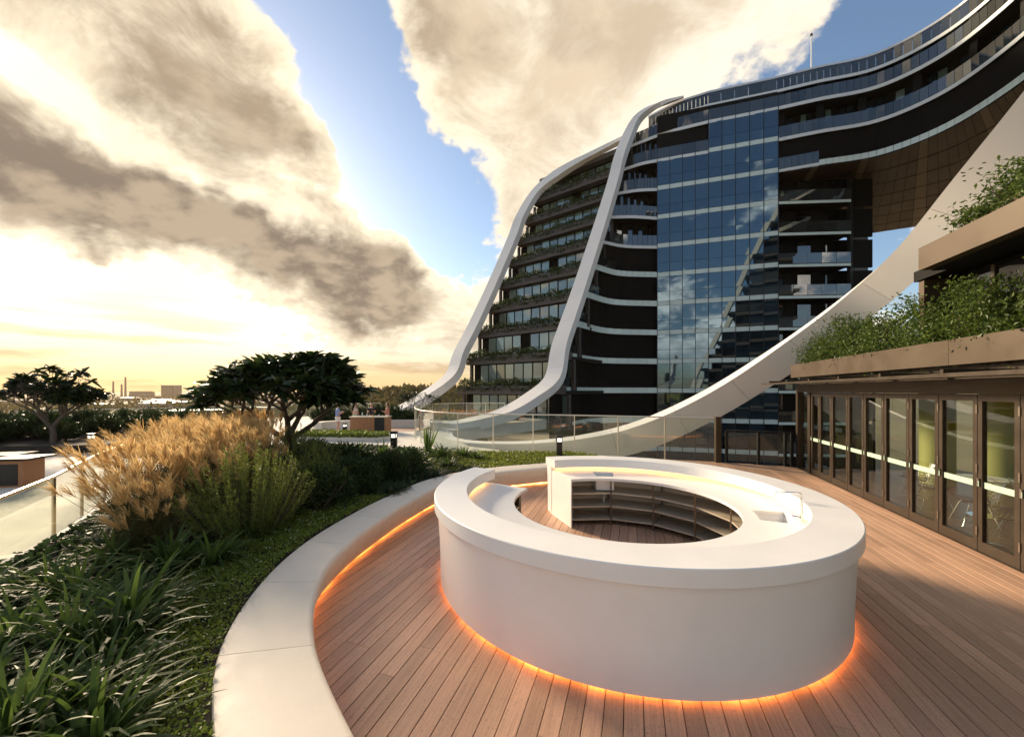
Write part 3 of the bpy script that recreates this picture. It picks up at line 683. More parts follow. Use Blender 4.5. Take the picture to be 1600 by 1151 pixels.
wb('sill_track', -8, UE+.02, -.05, .12, -.02, .012, M_BRONZE)
wb('corner_post', UE-.08, UE+.06, -.04, .14, 0, 2.40, M_BRONZE); wb('pilaster', UE-.95, UE-.78, -.03, .16, .012, 2.40, M_BRONZE)
G_SIDE = glass_mat('restaurant_glass', (.90, .93, .90), .03)
for i in range(4):
    q = [W(UE, .2+i*1.7), W(UE, .25+(i+1)*1.7)]; mb = MB(); mb.wallbox(q[0], q[1], .06, 2.40, .02); to_local(rest, mb.build('side_window', G_SIDE))
    mb = MB(); mb.wallbox(q[1], (Vector(q[1])+WN*.06), 0, 2.40, .05); to_local(rest, mb.build('side_mullion', M_BRONZE))
wb('fixed_pane', UE-.78, UE-.08, .03, .05, .05, 2.36, G_SIDE)
M_FILM = mat('pale_green_film', (.45, .62, .46), .5)
edges = [-2.0, -1.27, -.56, 0.02, .71, 1.50, 2.25, 3.03, 3.77, 4.46, 5.28, 5.97, 6.5]
for a, b in zip(edges[:-1], edges[1:]):
    fr = MB(); t0, t1 = -.02, .04
    for (u0, u1, z0, z1) in ((a+.006, a+.085, .014, 2.395), (b-.085, b-.006, .014, 2.395), (a+.0855, b-.0855, .014, .17), (a+.0855, b-.0855, 2.29, 2.395)):
        q = [W(u0, t0), W(u1, t0), W(u1, t1), W(u0, t1)]; fr.hexa([(*p, z0) for p in q]+[(*p, z1) for p in q])
    door = fr.build('folding_door', M_BRONZE); to_local(rest, door)
    def sub(name, u0, u1, n0, n1, z0, z1, m):
        mb = MB(); q = [W(u0, n0), W(u1, n0), W(u1, n1), W(u0, n1)]; mb.hexa([(*p, z0) for p in q]+[(*p, z1) for p in q])
        return mb.build(name, m, door)
    sub('pane', a+.086, b-.086, .005, .017, .171, 2.289, G_SIDE); sub('film_band', a+.087, b-.087, .0015, .0045, .98, 1.07, M_FILM)
    for z in (.25, 1.2, 2.1): sub('hinge', a-.012, a+.012, -.034, -.021, z, z+.13, M_STEELD)
    sub('handle', b-.055, b-.03, -.05, -.021, 1.0, 1.12, M_CHROME)
# awning blade, planter fascias, upper storey
wb('awning', -8, UE+.35, -.9, -.05, 2.655, 2.68, mat('smoked_awning_glass', (.02, .025, .02), .15))
wb('awning_rail', -8, UE+.35, -.93, -.9, 2.635, 2.69, M_BRONZE)
for u in np.arange(-1.5, UE, 1.45): wb('awning_bracket', u, u+.06, -.88, -.03, 2.681, 2.75, M_BRONZE)
wb('cladding_recess', -8, UE, .05, .3, 2.621, 2.86, M_BRONZE)
for i, (u0, u1) in enumerate(((-8, -2.6), (-2.6, 1.05), (1.05, 4.6), (4.6, UE+.12))):
    wb('planter_fascia', u0+.004, u1-.004, -.16, .0, 2.86, 3.27, M_FASCIA)
wb('planter_back', -8, UE+.1, .9, 1.0, 2.86, 3.25, M_FASCIA); wb('planter_soil', -8, UE+.1, .002, .898, 2.86, 3.12, M_SOIL)
wb('terrace_slab', -8, UE, .2, 7, 2.701, 2.86, M_CONC)
wb('inner_planter', -3, 2.2, .55, .8, 3.255, 3.75, M_FASCIA)
# upper storey
wb('upper_wall', -8, 2.5, .75, .9, 2.861, 4.6, M_DARK); wb('upper_post', 2.5, 2.65, .35, .9, 2.861, 4.6, M_FASCIA)
for i in range(6):
    u = -3.2+i*.95; wb('upper_window', u, u+.86, .72, .745, 3.3, 4.5, M_DGL); wb('upper_mullion', u+.87, u+.94, .69, .749, 3.25, 4.55, M_FASCIA)
for i, (u0, u1) in enumerate(((-8, -3.0), (-3.0, -.35), (-.35, 1.85))): wb('upper_fascia', u0+.004, u1-.004, -.10, .08, 4.62, 5.02, M_FASCIA)
wb('upper_slab', -8, 1.85, .081, .95, 4.60, 4.8, M_DARK); wb('upper_slab_end', 1.851, 2.7, .3, .95, 4.60, 4.8, M_DARK)
wb('upper_planter', -8, 1.4, .35, .5, 4.801, 5.35, M_FASCIA); wb('upper_soil', -8, 1.4, .501, 1.2, 4.801, 5.2, M_SOIL)

# wire chairs and tables inside
M_WIRE = mat('chrome_wire', (.7, .68, .62), .2, metal=1)
def make_chair():
    t = thing('wire_chair', 'x', 'chair')
    def S(a, b):   # seat shell: a across -1..1, b from front 0 to back top 1
        w = .27*(1-.15*b*b)
        if b < .5: y = .22-.42*b/.5*1.0; z = .44-.05*math.sin(math.pi*b)
        else: s = (b-.5)/.5; y = -.20-.14*s; z = .39+.40*s
        return Vector((a*w, y+.05*a*a*(b > .5), z+.05*a*a))
    mb = MB()
    for a in np.linspace(-1, 1, 11): mb.tube([S(a, b) for b in np.linspace(0, 1, 9)], .0045, 4, False)
    for b in np.linspace(0, 1, 15): mb.tube([S(a, b) for a in np.linspace(-1, 1, 7)], .0045, 4, False)
    mb.build('seat_shell', M_WIRE, t)
    for s in (-1, 1):
        mb = MB(); mb.tube([(s*.14, .12, .40), (s*.23, .24, .012), (s*.23, -.24, .012), (s*.14, -.12, .38)], .009, 6); mb.build('leg', M_WIRE, t)
    mb = MB(); mb.tube([(-.14, .12, .40), (.14, .12, .40)], .008, 6); mb.tube([(-.14, -.12, .38), (.14, -.12, .38)], .008, 6); mb.build('crossbar', M_WIRE, t)
    return t
chair0 = make_chair(); first = True
for (u, n, rz, wh) in ((.45, .75, 2.0, 'close behind the door glass, its back to the deck'), (-.35, 1.1, .3, 'beside the first door panel, turned to the table'), (1.15, .75, 3.6, 'between the round table and the door glass'),
                       (2.2, .9, 1.1, 'in front of the first round column'), (2.35, 1.9, 4.2, 'against the side of the first round column'), (3.3, .95, 2.6, 'pulled up to the second table'), (4.3, 1.2, .6, 'by the middle round column'), (.3, 2.2, 4.4, 'behind the first table, deep in the room')):
    c = chair0 if first else copy_tree(chair0); first = False
    c.location = (*W(u, n), 0); c.rotation_euler = (0, 0, rz)
    tag(c, 'chrome wire mesh chair '+wh, 'chair', 'wire chairs inside the restaurant')
for (u, n) in ((.2, 1.5), (2.9, 1.5)):
    t = thing('cafe_table', 'pale round cafe table '+('among the wire chairs near the first doors' if u < 1 else 'beside the middle round column behind the doors'), 'table', (*W(u, n), 0), 0, 'cafe tables inside the restaurant')
    mb = MB(); mb.tube([(0, 0, .72), (0, 0, .745)], .38, 24); mb.build('table_top', M_WHITE, t)
    mb = MB(); mb.tube([(0, 0, .02), (0, 0, .72)], .03, 10); mb.build('stem', M_CHROME, t, True)
    mb = MB(); mb.tube([(0, 0, 0), (0, 0, .02)], .24, 20); mb.build('foot', M_CHROME, t)

# ------------------------------------------------------------------ balustrades
G_SCREEN = glass_mat('clear_screen_glass', (.93, .955, .92), .03, opacity=.04, ocol=(.55, .55, .45))
M_RAIL = mat('satin_steel_rail', (.62, .58, .50), .35, metal=.8)
def glass_fence(name, label, pts, z0, h, m_rail, posts=True, cat='balustrade', glass=None, rail_r=.022):
    t = thing(name, label, cat, (*pts[0], z0)); o0 = Vector(t.location)
    for p, q in zip(pts[:-1], pts[1:]):
        a, b = Vector(p), Vector(q); d = (b-a).normalized(); mb = MB(); mb.wallbox(a+d*.012, b-d*.012, z0+.02, z0+h-.012, .012, -.006); to_local(t, mb.build('glass_panel', glass or G_SCREEN))
    if posts:
        for p in pts: mb = MB(); mb.box((p[0]-.018, p[1]-.018, z0-.02), (p[0]+.018, p[1]+.018, z0+h-.01)); to_local(t, mb.build('post', m_rail))
    mb = MB(); mb.tube([(*p, z0+h) for p in pts], rail_r, 8); to_local(t, mb.build('handrail', m_rail, None, True)); return t
scr = [tuple(p) for p in resample(spline([(7.0, 13.42), (4.6, 14.35), (1.9, 15.2), (-1.5, 16.0), (-3.4, 17.3), (-4.9, 20), (-6.2, 25)]), 13)]
glass_fence('glass_screen', 'tall clear glass screen curving in front of the white ribbons', scr, -.06, 1.56, M_RAIL)
scr2 = [tuple(p) for p in resample(spline([(-6.2, 25), (-6.6, 28), (-5.2, 30.6), (-2.5, 31.8), (-.6, 32)]), 8)]
glass_fence('glass_screen', 'clear glass balustrade in front of the orange planting at the wing foot', scr2, -.06, 1.5, M_RAIL)
pp = thing('screen_post', 'stout bronze post ending the tall glass screen by the black railing', 'post', (7.05, 13.38, -.06)); mb = MB(); mb.box((-.09, -.06, 0), (.09, .06, 1.58)); mb.build('shaft', M_FASCIA, pp); mb = MB(); mb.box((-.12, -.08, 1.58), (.16, .08, 1.61)); mb.build('cap', M_BRONZE, pp)
blk = [tuple(p) for p in resample([(7.3, 13.28), (9.02, 12.58)], 3)]
t = thing('black_railing', 'short black railing with glass infill at the deck corner by the doors', 'railing', (*blk[0], 0)); o0 = Vector(t.location)
for p in blk+[(8.85, 12.65)]:
    mb = MB(); mb.box((p[0]-.035, p[1]-.035, -.02), (p[0]+.035, p[1]+.035, 1.08)); to_local(t, mb.build('post', M_BLACK))
for p, q in zip(blk[:-1], blk[1:]): mb = MB(); mb.wallbox(p, q, .08, 1.04, .012); to_local(t, mb.build('glass_panel', G_SCREEN))
mb = MB(); mb.wallbox(blk[0], blk[-1], 1.08, 1.12, .07, -.035); to_local(t, mb.build('handrail', M_BLACK))
# ------------------------------------------------------------------ planting helpers
def at(px, py, z=0.0):
    d = F*(CAMZ-z)/(py-HOR); return ((px-800)/F*d, d)
def arr_mesh(name, V, quads, m):
    me = bpy.data.meshes.new(name); me.from_pydata(V.reshape(-1, 3).tolist(), [], quads.tolist()); me.materials.append(m); me.update(); return me
def unit(a): return a/np.maximum(np.linalg.norm(a, axis=-1, keepdims=True), 1e-9)
def leaf_quads(c, d, size, ratio=.45, fold=.12):
    """diamond leaves: c base points, d axis, size lengths"""
    n = len(c); size = np.broadcast_to(np.asarray(size, float), (n,))[:, None]
    r = unit(rng.normal(size=(n, 3))); s = unit(np.cross(d, r)); nn = np.cross(d, s)
    mid = c+d*size*.48+nn*size*fold
    return np.stack([c, mid+s*size*ratio*.5, c+d*size, mid-s*size*ratio*.5], 1)
def leaf_mesh(name, V, m):
    n = len(V); return arr_mesh(name, V, np.arange(n*4).reshape(n, 4), m)
def blades(base, az, elev, length, width, droop, nseg=5, tip=.06, twist=0.0, roll=None):
    """strap leaves arching out from their base; arrays of n; returns verts and quads"""
    n = len(az); s = np.linspace(0, 1, nseg+1)[None, :]
    h = np.stack([np.cos(az), np.sin(az), 0*az], 1)
    hor = length[:, None]*(s*np.cos(elev)[:, None]+.35*droop[:, None]*s**2)
    ver = length[:, None]*(s*np.sin(elev)[:, None]-droop[:, None]*s**2.2)
    ctr = base[:, None, :]+h[:, None, :]*hor[..., None]; ctr[..., 2] += ver
    sd = np.stack([-np.sin(az+twist), np.cos(az+twist), 0*az], 1)
    if roll is not None:
        up = np.stack([-np.cos(az)*np.sin(elev), -np.sin(az)*np.sin(elev), np.cos(elev)], 1); sd = sd*np.cos(roll)[:, None]+up*np.sin(roll)[:, None]
    w = width[:, None]*np.minimum(1, .55+s*2.2)*np.clip((1.02-s)/.45, tip, 1)**.8*.5
    V = np.stack([ctr-sd[:, None, :]*w[..., None], ctr+sd[:, None, :]*w[..., None]], 2)   # n, seg+1, 2, 3
    i = np.arange(n)[:, None]*(nseg+1)*2+np.arange(nseg)[None, :]*2
    return V.reshape(-1, 3), np.stack([i, i+1, i+3, i+2], -1).reshape(-1, 4)
def join(parts):
    V, Q, o = [], [], 0
    for v, q in parts: V.append(v); Q.append(q+o); o += len(v)
    return np.concatenate(V), np.concatenate(Q)
U = lambda a, b, n: rng.uniform(a, b, n)
def strap_mesh(n, L, w, droop, spread=.08, elev=(45, 85)):
    az = U(0, 2*math.pi, n); base = np.stack([np.cos(az)*U(0, spread, n), np.sin(az)*U(0, spread, n), np.zeros(n)-.02], 1)
    v, q = blades(base, az+U(-.5, .5, n), np.radians(U(*elev, n)), U(*L, n), U(*w, n), U(*droop, n), 6, twist=U(-.5, .5, n), roll=U(-.6, .6, n)); return v, q
ML_STRAP = leaf_mat('strap_leaf', (.040, .075, .018), (.12, .18, .038), .42, .5)
ML_MONDO = leaf_mat('mondo_leaf', (.014, .030, .012), (.040, .070, .022), .25, .6)
ML_GC = leaf_mat('groundcover_leaf', (.10, .15, .02), (.25, .31, .05), .3, .5)
ML_LAWN = leaf_mat('lawn_leaf', (.10, .14, .02), (.22, .24, .04), .4, .5)
ML_ROSE = leaf_mat('rosemary_leaf', (.085, .12, .025), (.22, .25, .055), .4, .5)
ML_SHRUB = leaf_mat('dark_shrub_leaf', (.014, .032, .010), (.055, .085, .020), .2, .35)
ML_FRAN = leaf_mat('frangipani_leaf', (.012, .026, .008), (.035, .058, .014), .25, .35)
ML_GRASS = leaf_mat('miscanthus_blade', (.045, .055, .016), (.12, .10, .03), .35, .5)
ML_PLUME = leaf_mat('miscanthus_plume', (.55, .35, .14), (.86, .64, .32), .55, .8)
ML_CLIMB = leaf_mat('climber_leaf', (.035, .070, .014), (.14, .19, .035), .38, .45)
ML_HEDGE = leaf_mat('tower_hedge_leaf', (.020, .040, .010), (.06, .085, .02), .3, .5)
ML_BROM = leaf_mat('orange_bromeliad', (.30, .09, .02), (.55, .26, .04), .3, .45)
M_FLOWER = mat('white_petal', (.75, .75, .68), .6)
M_BARK = mat('grey_brown_bark', (.10, .075, .055), .85, var=.25, scale=9, bump=.4, bscale=25)

# ------------------------------------------------------------------ planted beds
bed_out = [tuple(p) for p in outC[::4]]
bed_poly = bed_out+[(3.0, 11.9), (1.9, 12.75), (-1.0, 12.9), (-3.6, 13.6), (-7.2, 15.2), (-9.8, 13.2), (-8.7, 9.2), (-6.4, 5.7), (-5.5, 3.6), (-4.3, 1.2), (-2.5, -.6)]
tag(prism('garden_bed', bed_poly, -.055, .40, M_SOIL), kind='structure')
kerb = MB(); kp = bed_poly[len(bed_out):]
kl = [tuple(p) for p in resample(kp, 40)]; ka, kb = offset(kl, 0), offset(kl, -.09)
kerb.sweep(list(range(40)), lambda i, _: [(*ka[i], -.057), (*kb[i], -.057), (*kb[i], .43), (*ka[i], .43)])
tag(kerb.build('planter_kerb', M_CONC), 'pale concrete kerb wall around the outer side of the garden bed', 'kerb')

# ground cover and flowers along the bench
def strip_points(n, w0, w1, y0=1.2, y1=7.6):
    out = []
    O = np.array(outC); T = np.gradient(O, axis=0); T = unit(T); Nn = np.stack([-T[:, 1], T[:, 0]], 1)
    idx = [i for i in range(161) if y0 < O[i, 1] < y1 and O[i, 0] < 0]
    i = rng.choice(idx, n); j = np.minimum(i+1, 160); f = rng.random(n)[:, None]; w = U(0, 1, n)**.8
    ww = w0+(w1-w0)*w
    return O[i]*(1-f)+O[j]*f+Nn[i]*ww[:, None]
sgn = 1 if inside(tuple(outC[60]+np.array([-.3, 0])), bed_poly) else -1
def leafy_carpet(name, xy, z, h, size, m, label, cat):
    n = len(xy); c = np.c_[xy, z+rng.random(n)*h]; d = unit(np.c_[rng.normal(size=(n, 2)), U(-.15, .75, n)])
    return tag(link(name, leaf_mesh(name, leaf_quads(c, d, U(*size, n), .8, .08), m)), label, cat, kind='stuff')
gp = strip_points(52000, .0, 1.25); nz = .5+.5*np.sin(gp[:, 0]*5+1.7*np.sin(gp[:, 1]*3.1))*np.sin(gp[:, 1]*4.3)
gp_z = .43+.05*nz
n = len(gp); c = np.c_[gp, gp_z+rng.random(n)*.035]; d = unit(np.c_[rng.normal(size=(n, 2)), U(-.1, .8, n)])
tag(link('ground_cover', leaf_mesh('ground_cover', leaf_quads(c, d, U(.018, .036, n), .85, .08), ML_GC)), 'low green ground cover dotted with white flowers along the bench', 'ground cover', kind='stuff')
gp = strip_points(900, .1, 1.1); c = np.c_[gp, U(.485, .525, len(gp))]; d = unit(np.c_[rng.normal(size=(len(gp), 2)), U(.0, .4, len(gp))])
tag(link('small_flowers', leaf_mesh('small_flowers', leaf_quads(c, d, U(.010, .018, len(gp)), .9, 0), M_FLOWER)), 'tiny white flowers scattered over the low ground cover', 'flowers', kind='stuff')
lp = []
while len(lp) < 15000:
    p = (random.uniform(-2.6, 2.6), random.uniform(9.6, 12.8))
    if inside(p, bed_poly) and p[1] > 9.9: lp.append(p)
leafy_carpet('lawn_patch', np.array(lp), .40, .07, (.04, .085), ML_LAWN, 'bright yellow-green low planting behind the bench end', 'ground cover')
bp = []
while len(bp) < 26000:
    p = (random.uniform(-9.5, -2), random.uniform(.5, 14.5))
    if inside(p, bed_poly) and not (p[1] < 7.6 and min((p[0]-o[0])**2+(p[1]-o[1])**2 for o in outC[::6]) < 1.2): bp.append(p)
leafy_carpet('bed_undergrowth', np.array(bp), .39, .10, (.05, .12), ML_MONDO, 'dark leafy undergrowth filling the garden bed', 'undergrowth')

def plant(name, mesh, loc, label, cat, group=None, s=1.0, rz=None, part_name='foliage', extra=None, m2=None):
    t = thing(name, label, cat, loc, random.uniform(0, 6.28) if rz is None else rz, group); t.scale = (s, s, s)
    link(part_name, mesh, None, t)
    if extra: link(extra[0], extra[1], None, t)
    return t
def stub(m=M_BARK, h=.12, r=.03):
    mb = MB(); mb.tube([(0, 0, -.06), (0, 0, h)], [r, r*.7], 6); me = mb.mesh('stem'); me.materials.append(m); return me
STUB = stub(); 
straps = [arr_mesh('foliage', *strap_mesh(95, (.45, .85), (.024, .042), (.25, .75)), ML_STRAP) for _ in range(4)]
for i, (px, py) in enumerate([(60, 1140), (150, 1100), (140, 1150), (175, 1030), (110, 1020), (25, 1010), (200, 945), (205, 975), (120, 940), (330, 885), (265, 890), (390, 842), (180, 885), (70, 930), (330, 840), (430, 818), (-40, 1100), (-60, 960), (10, 1190), (140, 1190)]):
    plant('strap_leaf_plant', straps[i % 4], (*at(px, py, .42), .40), 'glossy dark green strap-leaved clump in the bed beside the ground cover', 'plant', 'strap-leaved clumps beside the ground cover', random.uniform(.8, 1.15), extra=('crown_base', STUB))
mondo = [arr_mesh('foliage', *strap_mesh(120, (.20, .42), (.008, .016), (.3, .9), .10, (40, 85)), ML_MONDO) for _ in range(3)]
k = 0
for i in range(60):
    j = random.randint(62, 118); w = random.uniform(.08, .95); O = Vector(outC[j]); Tn = Vector(outC[j+1])-O; nn = Vector((-Tn.y, Tn.x)).normalized()*sgn
    p = O+nn*w
    if p.y > 6.6: plant('fine_leaf_clump', mondo[i % 3], (p.x, p.y, .40), 'small fine-leaved dark tuft edging the far stretch of bench', 'plant', 'fine-leaved tufts edging the bench', random.uniform(.8, 1.3), extra=('crown_base', STUB))
for i, (px, py, s) in enumerate([(600, 712, 1.1), (640, 716, 1.0), (690, 714, 1.1), (725, 712, .9), (655, 728, .9), (560, 716, 1.1), (700, 728, .8), (520, 722, 1.2), (745, 716, .7), (622, 730, .9), (585, 735, .9)]):
    plant('arching_leaf_plant', straps[i % 4], (*at(px, py, .45), .40), 'arching grey-green clump at the back of the bed before the white path', 'plant', 'arching clumps at the back of the bed', s*.95, extra=('crown_base', STUB))
sw = strap_mesh(9, (.75, 1.15), (.06, .085), (.02, .30), .04, (66, 88)); SWORD = arr_mesh('foliage', *sw, ML_STRAP)
plant('sword_leaf_plant', SWORD, (*at(668, 708, .45), .40), 'tall upright sword-leaved plant standing above the clumps by the glass screen', 'plant', s=1.0, extra=('crown_base', STUB))
# shrubs
def ball_shrub(n, rx, rz, size, m, lumps=9):
    cs = unit(rng.normal(size=(lumps, 3)))*np.array([rx, rx, rz])*.55; cs[:, 2] = np.abs(cs[:, 2])*.9+rz*.35
    i = rng.integers(0, lumps, n); dirs = unit(rng.normal(size=(n, 3))); rad = rng.random(n)**.35
    c = cs[i]+dirs*rad[:, None]*np.array([rx, rx, rz])*.52; c[:, 2] = np.abs(c[:, 2])
    d = unit(dirs+.5*rng.normal(size=(n, 3))+np.array([0, 0, .4])); return leaf_mesh('foliage', leaf_quads(c, d, U(*size, n), .42), m)
balls = [ball_shrub(5200, .62, .62, (.05, .085), ML_SHRUB) for _ in range(3)]
def branchy(h=.5, r=.5, n=7):
    mb = MB()
    for _ in range(n):
        a = random.uniform(0, 6.28); mb.tube([(0, 0, -.05), (math.cos(a)*r*.4, math.sin(a)*r*.4, h*.5), (math.cos(a)*r*.8, math.sin(a)*r*.8, h)], [.018, .012, .005], 5, False)
    me = mb.mesh('branches'); me.materials.append(M_BARK); return me
BR = branchy()
for i, (px, py, s) in enumerate([(500, 800, 1.0), (555, 770, .95), (470, 770, 1.1), (600, 752, .9), (535, 745, 1.0), (640, 740, .75), (480, 740, 1.1), (575, 738, .8)]):
    plant('rounded_shrub', balls[i % 3], (*at(px, py, .42), .40), 'dense dark rounded shrub in the bed behind the fine-leaved edging', 'shrub', 'dark rounded shrubs in the bed', s, extra=('branches', BR))
def spike_shrub(ns, r, h, nl, size, m, top=1.0):
    C, Dd, Sz = [], [], []; mb = MB()
    for _ in range(ns):
        a = random.uniform(0, 6.28); rr = r*math.sqrt(random.random()); lean = rr/r
        b = np.array([math.cos(a)*rr*.35, math.sin(a)*rr*.35, 0.0]); hh = h*(1-.45*lean**2)*random.uniform(.72, 1.05)
        e = np.array([math.cos(a)*rr*1.05, math.sin(a)*rr*1.05, hh]); t = rng.random(nl)**.7*.78+.22
        pos = b+(e-b)*t[:, None]+np.array([0, 0, 1])*(-.12*hh*(4*t*(1-t)))[:, None]; ax = unit((e-b)[None, :]+0*pos)
        C.append(pos); Dd.append(unit(ax*.8+.85*unit(rng.normal(size=(nl, 3))))); Sz.append(U(*size, nl))
        if random.random() < .35: mb.tube([b-np.array([0, 0, .04]), b+(e-b)*.5-np.array([0, 0, .1*hh]), e*.97], [.009, .006, .003], 4, False)
    me = mb.mesh('branches'); me.materials.append(M_BARK)
    return leaf_mesh('foliage', leaf_quads(np.concatenate(C), np.concatenate(Dd), np.concatenate(Sz), .32), m), me
ROSE = [spike_shrub(165, .84, 1.34, 120, (.026, .045), ML_ROSE), spike_shrub(150, .7, 1.2, 80, (.03, .05), ML_ROSE)]
plant('rosemary_shrub', ROSE[0][0], (*at(388, 835, .42), .40), 'olive green upright shrub with brush-like shoots in front of the golden grass', 'shrub', extra=('branches', ROSE[0][1]))
plant('rosemary_shrub', ROSE[1][0], (-4.35, 8.0, .40), 'paler brush-like shrub between the golden plumes and the tall tree', 'shrub', s=1.1, extra=('branches', ROSE[1][1]))
plant('rosemary_shrub', ROSE[1][0], (-3.55, 6.9, .40), 'small brush-like shrub behind the big olive shrub', 'shrub', s=.85, extra=('branches', ROSE[1][1]))
# plume grass
def plume_grass(npl, nbl):
    n = nbl; az = U(0, 6.28, n); base = np.stack([U(-.16, .16, n), U(-.16, .16, n), np.zeros(n)-.03], 1)
    gv, gq = blades(base, az, np.radians(U(58, 88, n)), U(.7, 1.35, n), U(.008, .015, n), U(.15, .75, n), 6, twist=U(-1, 1, n))
    parts = []; st = MB(); wind = np.array([-.42, -.10, 0])
    for _ in range(npl):
        a = random.uniform(0, 6.28); r0 = random.uniform(0, .18); sp = random.uniform(.05, .62); hh = random.uniform(.85, 1.48)*(1-.25*sp)
        b = np.array([math.cos(a)*r0, math.sin(a)*r0, 0]); e = b+np.array([math.cos(a)*sp, math.sin(a)*sp, hh])+wind*random.uniform(.2, .6)
        ax = unit((e-b)[None, :])[0]; st.tube([b, (b+e)/2-np.array([0, 0, -.06]), e], [.004, .0035, .002], 3, False)
        m_ = 40; t = rng.random(m_); pl = random.uniform(.26, .40)
        org = e[None, :]-ax[None, :]*pl*.25+ax[None, :]*(t*pl*.55)[:, None]
        fan = unit(ax[None, :]*1.5+wind[None, :]*.9+.42*rng.normal(size=(m_, 3)))
        ln = pl*U(.5, .95, m_)*(1-.35*t); az2 = np.arctan2(fan[:, 1], fan[:, 0]); el = np.arcsin(np.clip(fan[:, 2], -1, 1))
        parts.append(blades(org, az2, el, ln, U(.006, .012, m_), U(.05, .35, m_), 3, .25, twist=U(-1.5, 1.5, m_)))
    sm = st.mesh('stems'); sm.materials.append(ML_GRASS)
    return arr_mesh('blades', gv, gq, ML_GRASS), arr_mesh('plumes', *join(parts), ML_PLUME), sm
PG = [plume_grass(50, 420) for _ in range(3)]
for i, (x, y, s) in enumerate([(-5.25, 5.6, .95), (-4.95, 6.6, 1.0), (-5.7, 6.5, 1.0), (-4.75, 7.3, .95), (-5.4, 7.5, 1.0), (-6.2, 7.5, 1.0), (-5.5, 8.5, 1.0), (-6.3, 8.6, 1.0), (-6.0, 9.4, 1.0), (-6.9, 9.3, 1.05), (-6.5, 10.3, 1.0), (-7.4, 10.2, 1.0), (-4.45, 5.9, .85), (-7.2, 8.4, .95), (-4.75, 5.1, .9), (-4.35, 4.75, .7)]):
    b, p, sm = PG[i % 3]; t = plant('plume_grass', b, (x, y, .40), 'tall ornamental grass clump with golden feathery plumes in the garden bed', 'grass clump', 'golden plume grasses', s, random.uniform(-.5, .5)+(i % 2)*.3, 'blades'); link('plumes', p, None, t); link('stems', sm, None, t)
# frangipani trees
def frangipani(W_, H, base_z, tips_n, leaf_n, leaf_len, seed, trunk=.055, sparse=False, low=.42):
    rs = random.Random(seed); mb = MB(); tips = []
    def grow(p, d, L, r, depth):
        q = p+d*L; mid = (p+q)/2+Vector((rs.gauss(0, .05), rs.gauss(0, .05), -.03))*L
        mb.tube([p, mid, q], [r, r*.85, r*.68], 7, False)
        if depth == 0: tips.append((q, d)); return
        nb = 3 if rs.random() < .6 else 2; a0 = rs.uniform(0, 6.28)
        for k in range(nb):
            a = a0+k*6.28/nb+rs.uniform(-.5, .5); out = Vector((math.cos(a), math.sin(a), 0))
            nd = (d*.75+out*.72+Vector((0, 0, .22))).normalized(); grow(q, nd, L*rs.uniform(.66, .86), r*.66, depth-1)
    n0 = 4
    for k in range(n0):
        a = 6.28*k/n0+rs.uniform(-.4, .4); d = Vector((math.cos(a)*.95, math.sin(a)*.6, .85)).normalized(); grow(Vector((0, 0, .25)), d, .30, trunk*.62, 5)
    mb.tube([(0, 0, -.1), (.03, 0, .12), (0, 0, .3)], [trunk*1.2, trunk, trunk*.9], 9, False)
    T = np.array([list(t[0]) for t in tips]); mn, mx = T.min(0), T.max(0); sc = np.array([W_/(mx[0]-mn[0]), W_*.8/(mx[1]-mn[1]), H/(mx[2])])
    Vv = np.array(mb.v); Vv[:, 0] *= sc[0]; Vv[:, 1] *= sc[1]; Vv[:, 2] *= sc[2]; mb.v = [tuple(v) for v in Vv]
    T = T*sc; Dd = np.array([list(t[1]) for t in tips]); lobe = np.sin(T[:, 0]*2.6+seed)+np.sin(T[:, 1]*2.9+seed*2)+np.sin(T[:, 2]*5+seed)+.8*rng.normal(size=len(T))+3.2*T[:, 2]/H; sel = np.argsort(-lobe)[:tips_n]; T[:, 2] += .10*rng.normal(size=len(T))*(T[:, 2] > .5*H)
    parts = []
    for i in sel:
        m_ = int(leaf_n*rs.uniform(.7, 1.2)); az = np.linspace(0, 6.28*2, m_)+U(-.3, .3, m_); el = np.radians(U(-25, 55, m_))
        parts.append(blades(np.repeat(T[i][None, :], m_, 0), az, el, U(leaf_len*.7, leaf_len*1.15, m_), U(leaf_len*.25, leaf_len*.36, m_), U(.1, .5, m_), 4, .10, roll=U(-1.1, 1.1, m_)))
    w = mb.mesh('trunk', True); w.materials.append(M_BARK); return w, arr_mesh('crown', *join(parts), ML_FRAN)
def tree(loc, label, args):
    w, cr = frangipani(*args); t = thing('frangipani_tree', label, 'tree', loc); link('trunk', w, None, t); link('crown', cr, None, t); return t
tree((-6.3, 11.0, .40), 'broad dark frangipani tree with spreading branches rising from the garden bed', (4.5, 2.98, 0, 270, 14, .40, 5))
tree((-19.2, 16.3, .2), 'leaning dark frangipani tree above the hedge far across the terrace', (3.3, 3.15, 0, 150, 13, .34, 11))
tree((-6.9, 28.5, 0), 'thin sparse frangipani beside the foot of the white ribbons', (3.1, 2.6, 0, 90, 4, .26, 23, .03))

